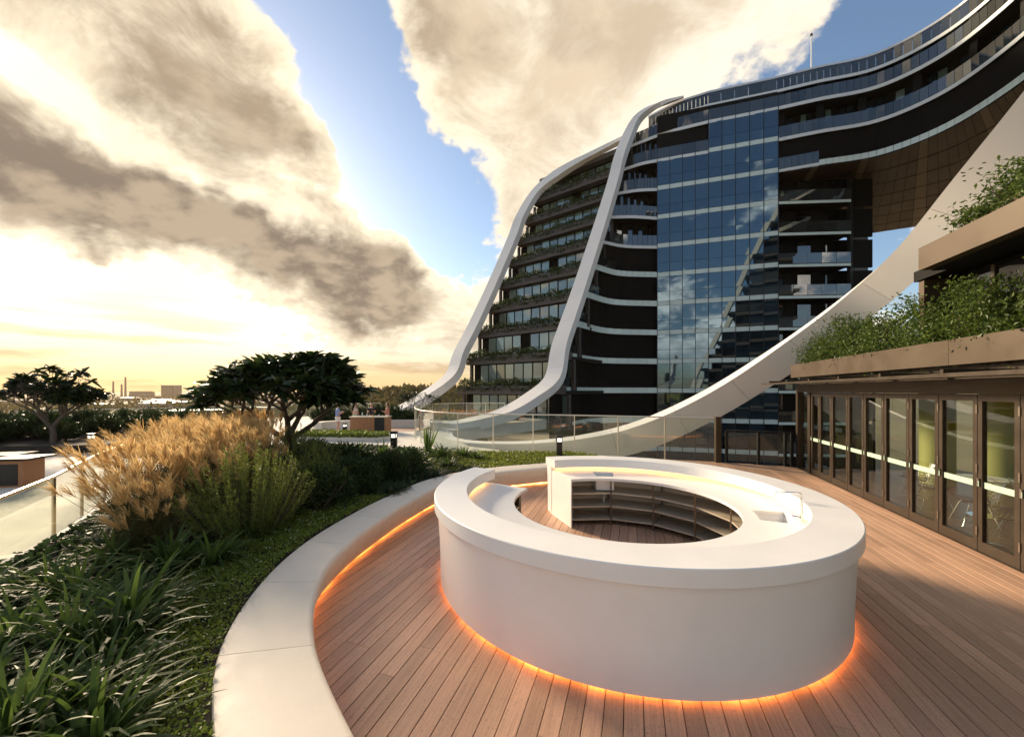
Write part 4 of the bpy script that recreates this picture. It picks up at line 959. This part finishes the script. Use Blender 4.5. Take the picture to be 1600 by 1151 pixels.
# trailing shrubs in the planters over the doors
def trailing(n, L, h, spill, size, m):
    x = U(-L/2, L/2, n); t = rng.random(n); lump = .62+.38*np.sin(x*4.1+rng.normal())*np.sin(x*1.7+2)
    y = rng.normal(0, .20, n); z = t**.8*h*lump-np.where(rng.random(n) < .22, rng.random(n)*spill, 0); y = np.where(z < .05, -np.abs(y)*.5-.22, y)
    c = np.stack([x, y, z], 1); d = unit(rng.normal(size=(n, 3))+np.array([0, -.3, .2])); return leaf_mesh('foliage', leaf_quads(c, d, U(*size, n), .5), m)
def twigs(L, h, n=16):
    mb = MB()
    for _ in range(n):
        x = random.uniform(-L/2, L/2); a = Vector((x, random.uniform(-.1, .2), -.05)); b = a+Vector((random.uniform(-.4, .4), random.uniform(-.3, .1), h*random.uniform(.6, 1.3))); mb.tube([a, (a+b)/2+Vector((0, -.05, .05)), b], [.012, .008, .003], 4, False)
    me = mb.mesh('stems'); me.materials.append(M_BARK); return me
TR = [trailing(4600, 1.8, 1.5, .45, (.05, .095), ML_CLIMB) for _ in range(3)]; TW = twigs(1.6, .9, 7)
wang = math.atan2(WU.y, WU.x); NTH = ['first', 'second', 'third', 'fourth', 'fifth', 'sixth', 'seventh', 'eighth']
for i, u in enumerate(np.arange(-2.6, 7.2, 1.35)):
    plant('trailing_shrub', TR[i % 3], (*W(u+.2, .38), 3.10), f'leafy green shrub in the planter above the folding doors, {NTH[7-i]} from the corner post', 'shrub', 'shrubs in the planter above the doors', random.uniform(.85, 1.1), wang+math.pi*0, extra=('stems', TW)).rotation_euler = (0, 0, wang+math.pi)
TW2 = twigs(1.4, .5, 6)
TR2 = [trailing(2600, 1.5, .75, .5, (.05, .09), ML_CLIMB) for _ in range(2)]
for i, u in enumerate((-3.2, -1.9, -.6, .65)):
    plant('trailing_shrub', TR2[i % 2], (*W(u, .40), 5.2), f'green creeper hanging over the upper bronze planter, {NTH[3-i]} from its free end', 'shrub', 'creepers on the upper planter', random.uniform(.9, 1.1), wang+math.pi, extra=('stems', TW2))
# hedges on the storeys of the stepped wing
ORD = ['terrace', 'first', 'second', 'third', 'fourth', 'fifth', 'sixth', 'seventh', 'eighth', 'ninth']
for k, a, b, z in hedge_lines:
    if k < 0: continue
    L = (b-a).length; n = 2600; x = U(-L/2, L/2, n); lump = .6+.4*np.sin(x*1.9+k)*np.sin(x*.83+k*2)
    c = np.stack([x, rng.normal(0, .22, n)-.1, rng.random(n)*.85*lump-np.where(rng.random(n) < .2, .5, 0)], 1); c[:, 1] = np.where(c[:, 2] < 0, -.55+.05*rng.normal(size=n), c[:, 1])
    d = unit(rng.normal(size=(n, 3))+np.array([0, -.2, .3])); me = leaf_mesh('foliage', leaf_quads(c, d, U(.16, .32, n), .45), ML_HEDGE)
    dv = b-a; t = thing('planter_hedge', f'leafy green hedge along the planter of the {ORD[k]} storey of the stepped wing', 'hedge', (*((a+b)/2), z), math.atan2(dv.y, dv.x)+math.pi, 'hedges on the stepped wing'); link('foliage', me, None, t); link('stems', twigs(L, .6, 30), None, t)
# orange planting at the foot of the wing
brom = [arr_mesh('foliage', *strap_mesh(60, (.5, 1.0), (.06, .10), (.1, .5), .15, (35, 85)), m) for m in (ML_BROM, ML_ROSE)]
for i in range(26):
    x = -8.6+i*.36; y = 33.4+random.uniform(-.9, .9)+.12*abs(x)
    plant('bromeliad', brom[0 if random.random() < .6 else 1], (x, y, -.05), 'spiky orange and green clump massed at the foot of the stepped wing', 'plant', 'orange and green clumps at the wing foot', random.uniform(.9, 1.3), extra=('crown_base', STUB))
# far beds across the terrace
tag(prism('far_garden_bed', [(-27, 15.2), (-17.5, 15.4), (-13.8, 17.2), (-12.8, 20.5), (-16, 24), (-27, 22)], -.055, .28, M_SOIL), kind='structure')
SP2 = [spike_shrub(120, .8, 1.0, 50, (.07, .12), ML_SHRUB) for _ in range(2)]
for i in range(30):
    p = (random.uniform(-26, -13.4), random.uniform(15.6, 22)); 
    if not inside(p, [(-27, 15.2), (-17.5, 15.4), (-13.8, 17.2), (-12.8, 20.5), (-16, 24), (-27, 22)]): continue
    plant('hedge_shrub', SP2[i % 2][0], (*p, .26), 'dark spiky hedge shrub massed under the leaning tree across the terrace', 'shrub', 'hedge shrubs across the terrace', random.uniform(.9, 1.35), extra=('branches', SP2[i % 2][1]))
for i, (x, y, s) in enumerate([(-10.4, 28.6, 1.5), (-9.4, 28.8, 1.6), (-8.5, 28.4, 1.5), (-7.4, 29.2, 1.3), (-11.6, 29.0, 1.4), (-12.8, 28.8, 1.4), (-14, 29.2, 1.4)]):
    plant('hedge_shrub', SP2[i % 2][0], (x, y, -.05), 'dark hedge shrub on the terrace edge behind the group of people', 'shrub', 'hedge shrubs behind the people', s, extra=('branches', SP2[i % 2][1]))
lowbed = [(-11.2, 19.6), (-6.6, 19.3), (-6.2, 20.1), (-8, 21.0), (-11, 21.4)]
tag(prism('low_garden_bed', lowbed, -.055, .12, M_CONC), kind='structure')
lp = []
while len(lp) < 4000:
    p = (random.uniform(-11.2, -6.2), random.uniform(19.3, 21.4))
    if inside(p, lowbed): lp.append(p)
leafy_carpet('low_hedge_carpet', np.array(lp), .10, .22, (.08, .15), ML_GC, 'low clipped green planting on the island before the people', 'ground cover')
# ------------------------------------------------------------------ bollard lights, far terrace, people
M_LAMP = mat('bollard_lens', (.8, .78, .7), .3, emit=(1, .9, .75), estr=.6)
def make_bollard():
    t = thing('bollard_light', 'x', 'bollard light'); mb = MB(); mb.box((-.085, -.085, -.1), (.085, .085, .46)); mb.build('shaft', M_BLACK, t)
    mb = MB(); mb.box((-.07, -.07, .462), (.07, .07, .578)); mb.build('lens', M_LAMP, t)
    for sx in (-1, 1):
        for sy in (-1, 1): mb = MB(); mb.box((sx*.078-.01, sy*.078-.01, .46), (sx*.078+.01, sy*.078+.01, .58)); mb.build('corner_bar', M_BLACK, t)
    mb = MB(); mb.box((-.095, -.095, .58), (.095, .095, .66)); mb.build('cap', M_BLACK, t); return t
b0 = make_bollard()
for i, (x, y, z, lb) in enumerate([(1.45, 12.0, .42, 'black bollard light in the bright low planting behind the bar'), (-3.75, 12.4, .50, 'black bollard light among arching clumps before the white path'), (-9.25, 21.6, 0, 'black bollard light beside the people at the wooden counter'), (-23.5, 24.5, 0, 'black bollard light at the far glass balustrade'), (-16.6, 15.4, .1, 'black bollard light at the end of the far hedge')]):
    o = b0 if i == 0 else copy_tree(b0); o.location = (x, y, z); tag(o, lb, 'bollard light', 'black bollard lights')
M_WOOD = mat('orange_timber_slats', (.34, .15, .06), .5, var=.2, scale=6, stretch=(8, 8, 1))
ct = thing('serving_counter', 'small timber serving counter with dark side where people gather', 'counter', (-8.55, 23.6, -.06))
for i in range(9): mb = MB(); x = -1.05+i*.16; mb.box((x, -.45, .02), (x+.15, -.40, .92)); mb.build('timber_slat', M_WOOD, ct)
mb = MB(); mb.box((.40, -.46, .02), (.98, .4, .92)); mb.build('dark_cabinet', M_BLACK, ct)
mb = MB(); mb.box((.985, -.45, .02), (1.12, .4, .92)); mb.build('end_panel', M_WOOD, ct)
mb = MB(); mb.box((-1.05, -.395, .02), (.395, .4, .92)); mb.build('carcass', M_WOOD, ct)
mb = MB(); mb.box((-1.1, -.5, .921), (1.16, .45, .97)); mb.build('worktop', M_STEEL, ct)
for (x, h, c, lb) in ((-.5, .26, (.6, .6, .55), 'tall pale bottle standing on the serving counter'), (-.2, .16, (.5, .55, .55), 'low bluish grey jar on the serving counter'), (.2, .3, (.03, .06, .03), 'dark green bottle standing on the serving counter'), (.5, .12, (.7, .7, .68), 'short white jar on the serving counter')):
    o = thing('bottle' if h > .2 else 'glass_jar', lb, 'bottle' if h > .2 else 'jar', (-8.55+x, 23.6, .911))
    mb = MB(); mb.tube([(0, 0, 0), (0, 0, h*.6), (0, 0, h*.75), (0, 0, h)], [.045, .045, .02, .018], 10); mb.build('body', mat(f'bottle_{x}', c, .15), o, True); mb = MB(); mb.tube([(0, 0, h), (0, 0, h+.02)], .02, 8); mb.build('cap', M_BLACK, o)
# curved paved rim behind the people
M_PINK = mat('pinkish_paving', (.46, .30, .22), .7, var=.1, scale=2)
tag(sheet('pink_paving', [tuple(p) for p in [(-8.6+3.4*math.cos(t), 25.2+1.5*math.sin(t)) for t in np.linspace(0, 6.28, 40)[:-1]]], -.052, M_PINK), kind='structure')
rim = MB(); ring = [(-8.6+3.6*math.cos(t), 25.2+1.7*math.sin(t)) for t in np.linspace(-.3, 3.3, 30)]; ro = offset(ring, -.5)
rim.sweep(list(range(30)), lambda i, _: [(*ring[i], -.057), (*ro[i], -.057), (*ro[i], .42), (*ring[i], .42)]); tag(rim.build('terrace_bench', M_BENCH, None, True), 'low white curved bench wall behind the serving counter', 'bench')

def person(loc, rz, lab, skin, hair, top, bottom, pose, skirt=False, s=1.0):
    root = thing('person', lab, 'person', loc, rz); root.scale = (s, s, s)
    # joints: x right, y forward
    J = {}; E = []
    def v(n, p, r, par=None): J[n] = (Vector(p), r); E.append((par, n)) if par else None
    v('pel', (0, 0, .92), .125); v('waist', (0, 0, 1.06), .115, 'pel'); v('chest', (0, .01, 1.27), .135, 'waist'); v('neckb', (0, 0, 1.42), .075, 'chest'); v('neck', (0, .01, 1.49), .052, 'neckb')
    v('head1', (0, .025, 1.56), .078, 'neck'); v('head2', (0, .03, 1.64), .092, 'head1'); v('head3', (0, .015, 1.71), .07, 'head2'); v('nose', (0, .115, 1.60), .016, 'head2')
    for sd, nm in ((-1, 'l'), (1, 'r')):
        v('hip'+nm, (sd*.09, 0, .86), .10, 'pel'); kn = .03 if sd < 0 else -.01; v('thigh'+nm, (sd*.10, kn, .66), .082, 'hip'+nm); v('knee'+nm, (sd*.10, kn+.02, .48), .058, 'thigh'+nm); v('calf'+nm, (sd*.105, kn-.02, .30), .054, 'knee'+nm)
        v('ank'+nm, (sd*.105, kn-.03, .08), .036, 'calf'+nm); v('foot'+nm, (sd*.11, kn+.06, .035), .036, 'ank'+nm); v('toe'+nm, (sd*.115, kn+.15, .025), .026, 'foot'+nm); v('ear'+nm, (sd*.095, .01, 1.61), .016, 'head2')
        el, wr = pose[0 if sd < 0 else 1]
        v('sh'+nm, (sd*.175, 0, 1.37), .062, 'neckb'); v('el'+nm, (sd*el[0], el[1], el[2]), .042, 'sh'+nm); v('wr'+nm, (sd*wr[0], wr[1], wr[2]), .029, 'el'+nm)
        e, w = Vector((sd*el[0], el[1], el[2])), Vector((sd*wr[0], wr[1], wr[2])); d = (w-e).normalized(); side = d.cross(Vector((0, 0, 1))).normalized(); pal = w+d*.07; v('palm'+nm, pal, .030, 'wr'+nm)
        for fi in range(4): b = pal+side*(.022*(fi-1.5))+d*.03; v(f'f{fi}{nm}', b, .010, 'palm'+nm); v(f'g{fi}{nm}', b+d*(.045+.008*(fi in (1, 2)))-Vector((0, 0, .02)), .008, f'f{fi}{nm}')
        v('th'+nm, w+side*.045+d*.035, .011, 'palm'+nm); v('tt'+nm, w+side*.06+d*.075, .009, 'th'+nm)
    def skinmesh(names, edges, grow, name, m, parent, root_name):
        me = bpy.data.meshes.new(name); idx = {n: i for i, n in enumerate(names)}
        me.from_pydata([J[n][0] for n in names], [(idx[a], idx[b]) for a, b in edges], [])
        o = bpy.data.objects.new(name, me); COL.objects.link(o); md = o.modifiers.new('s', 'SKIN'); md.use_smooth_shade = True
        if not me.skin_vertices: 
            bm = bmesh.new(); bm.from_mesh(me); bm.verts.layers.skin.verify(); bm.to_mesh(me); bm.free()
        for n in names: r = J[n][1]+grow(n); sv = me.skin_vertices[0].data[idx[n]]; sv.radius = (r, r); sv.use_root = (n == root_name)
        sb = o.modifiers.new('d', 'SUBSURF'); sb.levels = 1; sb.render_levels = 1
        dg = bpy.context.evaluated_depsgraph_get(); nm = bpy.data.meshes.new_from_object(o.evaluated_get(dg)); bpy.data.objects.remove(o)
        nm.materials.clear(); nm.materials.append(m); return link(name, nm, None, parent)
    names = list(J); body = skinmesh(names, E, lambda n: 0, 'body', skin, root, 'pel')
    tn = ['pel', 'waist', 'chest', 'neckb', 'shl', 'shr', 'ell', 'elr']; te = [e for e in E if e[0] in tn and e[1] in tn]
    J['ell2'] = (J['shl'][0].lerp(J['ell'][0], .55), .05); J['elr2'] = (J['shr'][0].lerp(J['elr'][0], .55), .05)
    tn = ['pel', 'waist', 'chest', 'neckb', 'shl', 'shr', 'ell2', 'elr2']; te = [('pel', 'waist'), ('waist', 'chest'), ('chest', 'neckb'), ('neckb', 'shl'), ('neckb', 'shr'), ('shl', 'ell2'), ('shr', 'elr2')]
    skinmesh(tn, te, lambda n: .018 if n != 'neckb' else .004, 'shirt', top, root, 'pel')
    if skirt:
        mb = MB(); mb.sweep([0, 1, 2], lambda i, _: [(math.cos(a)*[.135, .19, .23][i], math.sin(a)*[.11, .16, .2][i], [1.02, .84, .52][i]) for a in np.linspace(0, 6.28, 17)[:-1]]); mb.build('skirt', bottom, root, True)
    else:
        J['tl'] = (J['thighl'][0].lerp(J['kneel'][0], .1), .08); J['tr'] = (J['thighr'][0].lerp(J['kneer'][0], .1), .08)
        skinmesh(['pel', 'hipl', 'hipr', 'tl', 'tr'], [('pel', 'hipl'), ('pel', 'hipr'), ('hipl', 'tl'), ('hipr', 'tr')], lambda n: .016, 'shorts', bottom, root, 'pel')
    mb = MB(); rows = []
    for t in np.linspace(0, 1, 7): rr = .105*math.sin(math.pi*(.12+.86*t))**.6; rows.append([(math.cos(a)*rr, -.005+math.sin(a)*rr*1.12-.02*(1-t), 1.56+.215*t) for a in np.linspace(0, 6.28, 13)[:-1]])
    for r_ in rows[:4]:
        for q in range(len(r_)):
            x, y, z = r_[q]
            if y > .03: r_[q] = (x*.82, .03, z)
    mb.sweep(rows, lambda i, r_: r_); hr = mb.build('hair', hair, root, True); return root
SKIN = mat('skin', (.50, .27, .18), .55); HB = mat('brown_hair', (.07, .04, .02), .6); HL = mat('fair_hair', (.30, .19, .09), .6)
fab = lambda n, c: mat(n, c, .8, var=.12, scale=14)
hold = (((.25, .02, 1.12), (.16, .22, 1.22)), ((.25, .02, 1.12), (.14, .24, 1.20))); down = (((.25, -.03, 1.12), (.24, .06, .90)), ((.26, .03, 1.12), (.12, .22, 1.16)))
person((-10.35, 23.2, -.06), R(-60), 'person in loose blue shirt and white shorts standing with a raised drink', SKIN, HL, fab('blue_shirt', (.20, .30, .62)), fab('white_shorts', (.75, .73, .70)), hold)
person((-9.85, 24.5, -.06), R(-120), 'person in cream top and mint green skirt beside the serving counter', SKIN, HB, fab('cream_top', (.72, .64, .54)), fab('mint_skirt', (.20, .52, .40)), down, True)
person((-8.85, 24.6, -.06), R(185), 'person in black shirt behind the serving counter', SKIN, HL, fab('black_shirt', (.02, .02, .022)), fab('dark_shorts', (.03, .03, .04)), hold)
person((-7.75, 24.3, -.06), R(95), 'person in coral sleeveless top at the end of the serving counter', SKIN, HB, fab('coral_top', (.66, .26, .18)), fab('white_skirt', (.72, .70, .66)), hold, True)

# ------------------------------------------------------------------ left side: glass fence, table box, steps
G_LEFT = glass_mat('garden_fence_glass', (.92, .94, .88), .03, opacity=.02, ocol=(.5, .5, .35))
lf = [tuple(p) for p in resample(spline([(-6.0, 3.6), (-6.8, 5.2), (-7.9, 6.9), (-9.2, 8.6), (-10.4, 10.6)]), 6)]
M_BRRAIL = mat('champagne_rail', (.60, .48, .30), .3, metal=.7)
glass_fence('glass_fence', 'curving glass fence with champagne rail beside the golden grasses', lf, -.06, 1.08, M_BRRAIL, True, 'fence', G_LEFT, .03)
far = [tuple(p) for p in resample(spline([(-33, 25.6), (-24, 33.2), (-14.5, 43)]), 9)]
glass_fence('glass_balustrade', 'long low glass balustrade along the far edge of the terrace', far, -.06, 1.15, M_RAIL, True, 'balustrade', G_SCREEN)
for i, (x, y) in enumerate(((-13.1, 10.4), (-14.2, 10.9))):
    t = thing('timber_table', ('square timber box table with overhanging dark top beside the glass fence', 'second timber box table with dark top beyond the first')[i], 'table', (x, y, -.06), .2)
    mb = MB(); mb.box((-.3, -.3, 0), (.3, .3, .68)); mb.build('base', M_WOOD, t); mb = MB(); mb.box((-.2, -.31, .05), (.2, -.301, .6)); mb.build('dark_panel', M_BLACK, t)
    mb = MB(); mb.box((-.45, -.4, .70), (.5, .4, .75)); mb.build('table_top', M_BLACK, t)
step = MB(); sp = [tuple(p) for p in resample(spline([(-9.5, 4.6), (-7.4, 5.35), (-6.2, 6.1)]), 12)]; s2_ = offset(sp, .16)
step.sweep(list(range(12)), lambda i, _: [(*sp[i], -.057), (*s2_[i], -.057), (*s2_[i], .09), (*sp[i], .09)]); tag(step.build('stone_edging', M_BENCH), 'low pale stone edging across the paving beside the golden grass', 'edging')

# ------------------------------------------------------------------ the plain and the city beyond
M_PLAIN = mat('hazy_plain', (.20, .15, .08), .9, var=.5, scale=.012)
tag(sheet('ground', [(-7000, -3000), (7000, -3000), (7000, 9000), (-7000, 9000)], -25, M_PLAIN), kind='structure')
M_ROOFP = mat('pale_warehouse_roof', (.72, .66, .55), .35, var=.1, scale=.1); M_WARE = mat('warehouse_wall', (.30, .24, .18), .8); M_FAR = mat('far_concrete', (.20, .16, .13), .8)
for i in range(80):
    az = random.uniform(-56, -8); dist = 230*math.exp(random.random()*1.9); x, y = math.sin(R(az))*dist, math.cos(R(az))*dist
    w, dd, h = random.uniform(20, 60), random.uniform(12, 30), random.uniform(5, 10); t = thing('warehouse', 'pale flat-roofed warehouse on the hazy plain', 'building', (x, y, -25), random.uniform(-.3, .3), 'warehouses on the hazy plain')
    mb = MB(); mb.box((-w/2, -dd/2, 0), (w/2, dd/2, h)); mb.build('wall', M_WARE, t); mb = MB(); mb.box((-w/2-.4, -dd/2-.4, h), (w/2+.4, dd/2+.4, h+.8)); mb.build('roof', M_ROOFP, t)
def far_pos(px, d): return ((px-800)/F*d, d)
x, y = far_pos(268, 1500); tb = thing('tower_block', 'square grey tower block on the hazy horizon', 'building', (x, y, -25)); mb = MB(); mb.box((-27, -15, 0), (27, 15, 46)); mb.build('wall', M_FAR, tb)
for c in range(9):
    for r_ in range(6): mb = MB(); mb.box((-25+c*5.7, -15.4, 12+r_*5.4), (-21.5+c*5.7, -15.05, 15+r_*5.4)); mb.build('window', M_DGL, tb)
mb = MB(); mb.box((-28, -16, 46), (28, 16, 48)); mb.build('roof', M_FAR, tb)
for px, h, lb in ((177, 62, 'shorter brick chimney'), (190, 50, 'lowest brick chimney'), (196, 78, 'tallest brick chimney')):
    x, y = far_pos(px, 1500); t = thing('chimney', lb+' on the hazy horizon', 'chimney', (x, y, -25)); mb = MB(); mb.tube([(0, 0, 0), (0, 0, h)], [4, 2.6], 12); mb.build('stack', M_FAR, t, True); mb = MB(); mb.tube([(0, 0, h), (0, 0, h+1.5)], [3.2, 3.2], 12); mb.build('rim', M_FAR, t)
x, y = far_pos(222, 1500); t = thing('factory', 'long low factory block on the hazy horizon beside the chimneys', 'building', (x, y, -25)); mb = MB(); mb.box((-38, -12, 0), (38, 12, 22)); mb.build('wall', M_FAR, t); mb = MB(); mb.box((-39, -13, 22), (30, 13, 25)); mb.build('roof', M_WARE, t)
# wooded hill and tree cover
ML_WOOD = leaf_mat('woodland_leaf', (.05, .05, .015), (.12, .10, .03), .2, .8)
n = 26000; az = np.radians(U(-24, 4, n)); ds = U(260, 420, n); hgt = np.clip((1-((np.degrees(az)+13)/15)**2), 0, 1)*13*np.clip((ds-240)/120, 0, 1)
c = np.stack([np.sin(az)*ds, np.cos(az)*ds, -25+hgt+rng.random(n)*9*(.5+.5*np.sin(az*160)*np.sin(ds*.13))+10*np.clip((ds-300)/100, 0, 1)], 1)
d = unit(rng.normal(size=(n, 3))+np.array([0, 0, .5])); tag(link('hillside_woodland', leaf_mesh('w', leaf_quads(c, d, U(3, 7, n), .7), ML_WOOD)), 'brown-green wooded hillside beyond the terrace', 'woodland', kind='stuff')
n = 30000; az = np.radians(U(-62, -4, n)); ds = 200*np.exp(rng.random(n)*2.4); cl = np.sin(az*90+ds*.011)*np.sin(ds*.021+az*37); k = cl > .0; az, ds = az[k], ds[k]; n = len(az)
c = np.stack([np.sin(az)*ds, np.cos(az)*ds, -25+rng.random(n)*8], 1); d = unit(rng.normal(size=(n, 3))+np.array([0, 0, .5])); tag(link('plain_treetops', leaf_mesh('w', leaf_quads(c, d, U(4, 9, n), .7), ML_WOOD)), 'belts of treetops across the hazy plain', 'woodland', kind='stuff')
# the air
hz = MB(); hz.box((-3600, -1500, -26.5), (3600, 4200, 46)); M_HAZE = bpy.data.materials.new('haze_air'); M_HAZE.use_nodes = True; nt = M_HAZE.node_tree; nt.nodes.clear()
pv = nt.nodes.new('ShaderNodeVolumePrincipled'); pv.inputs['Color'].default_value = (.78, .60, .40, 1); pv.inputs['Density'].default_value = .0001; pv.inputs['Anisotropy'].default_value = .3
ou = nt.nodes.new('ShaderNodeOutputMaterial'); nt.links.new(pv.outputs[0], ou.inputs['Volume'])
tag(hz.build('haze', M_HAZE), 'golden haze lying over the plain', 'haze', kind='stuff')
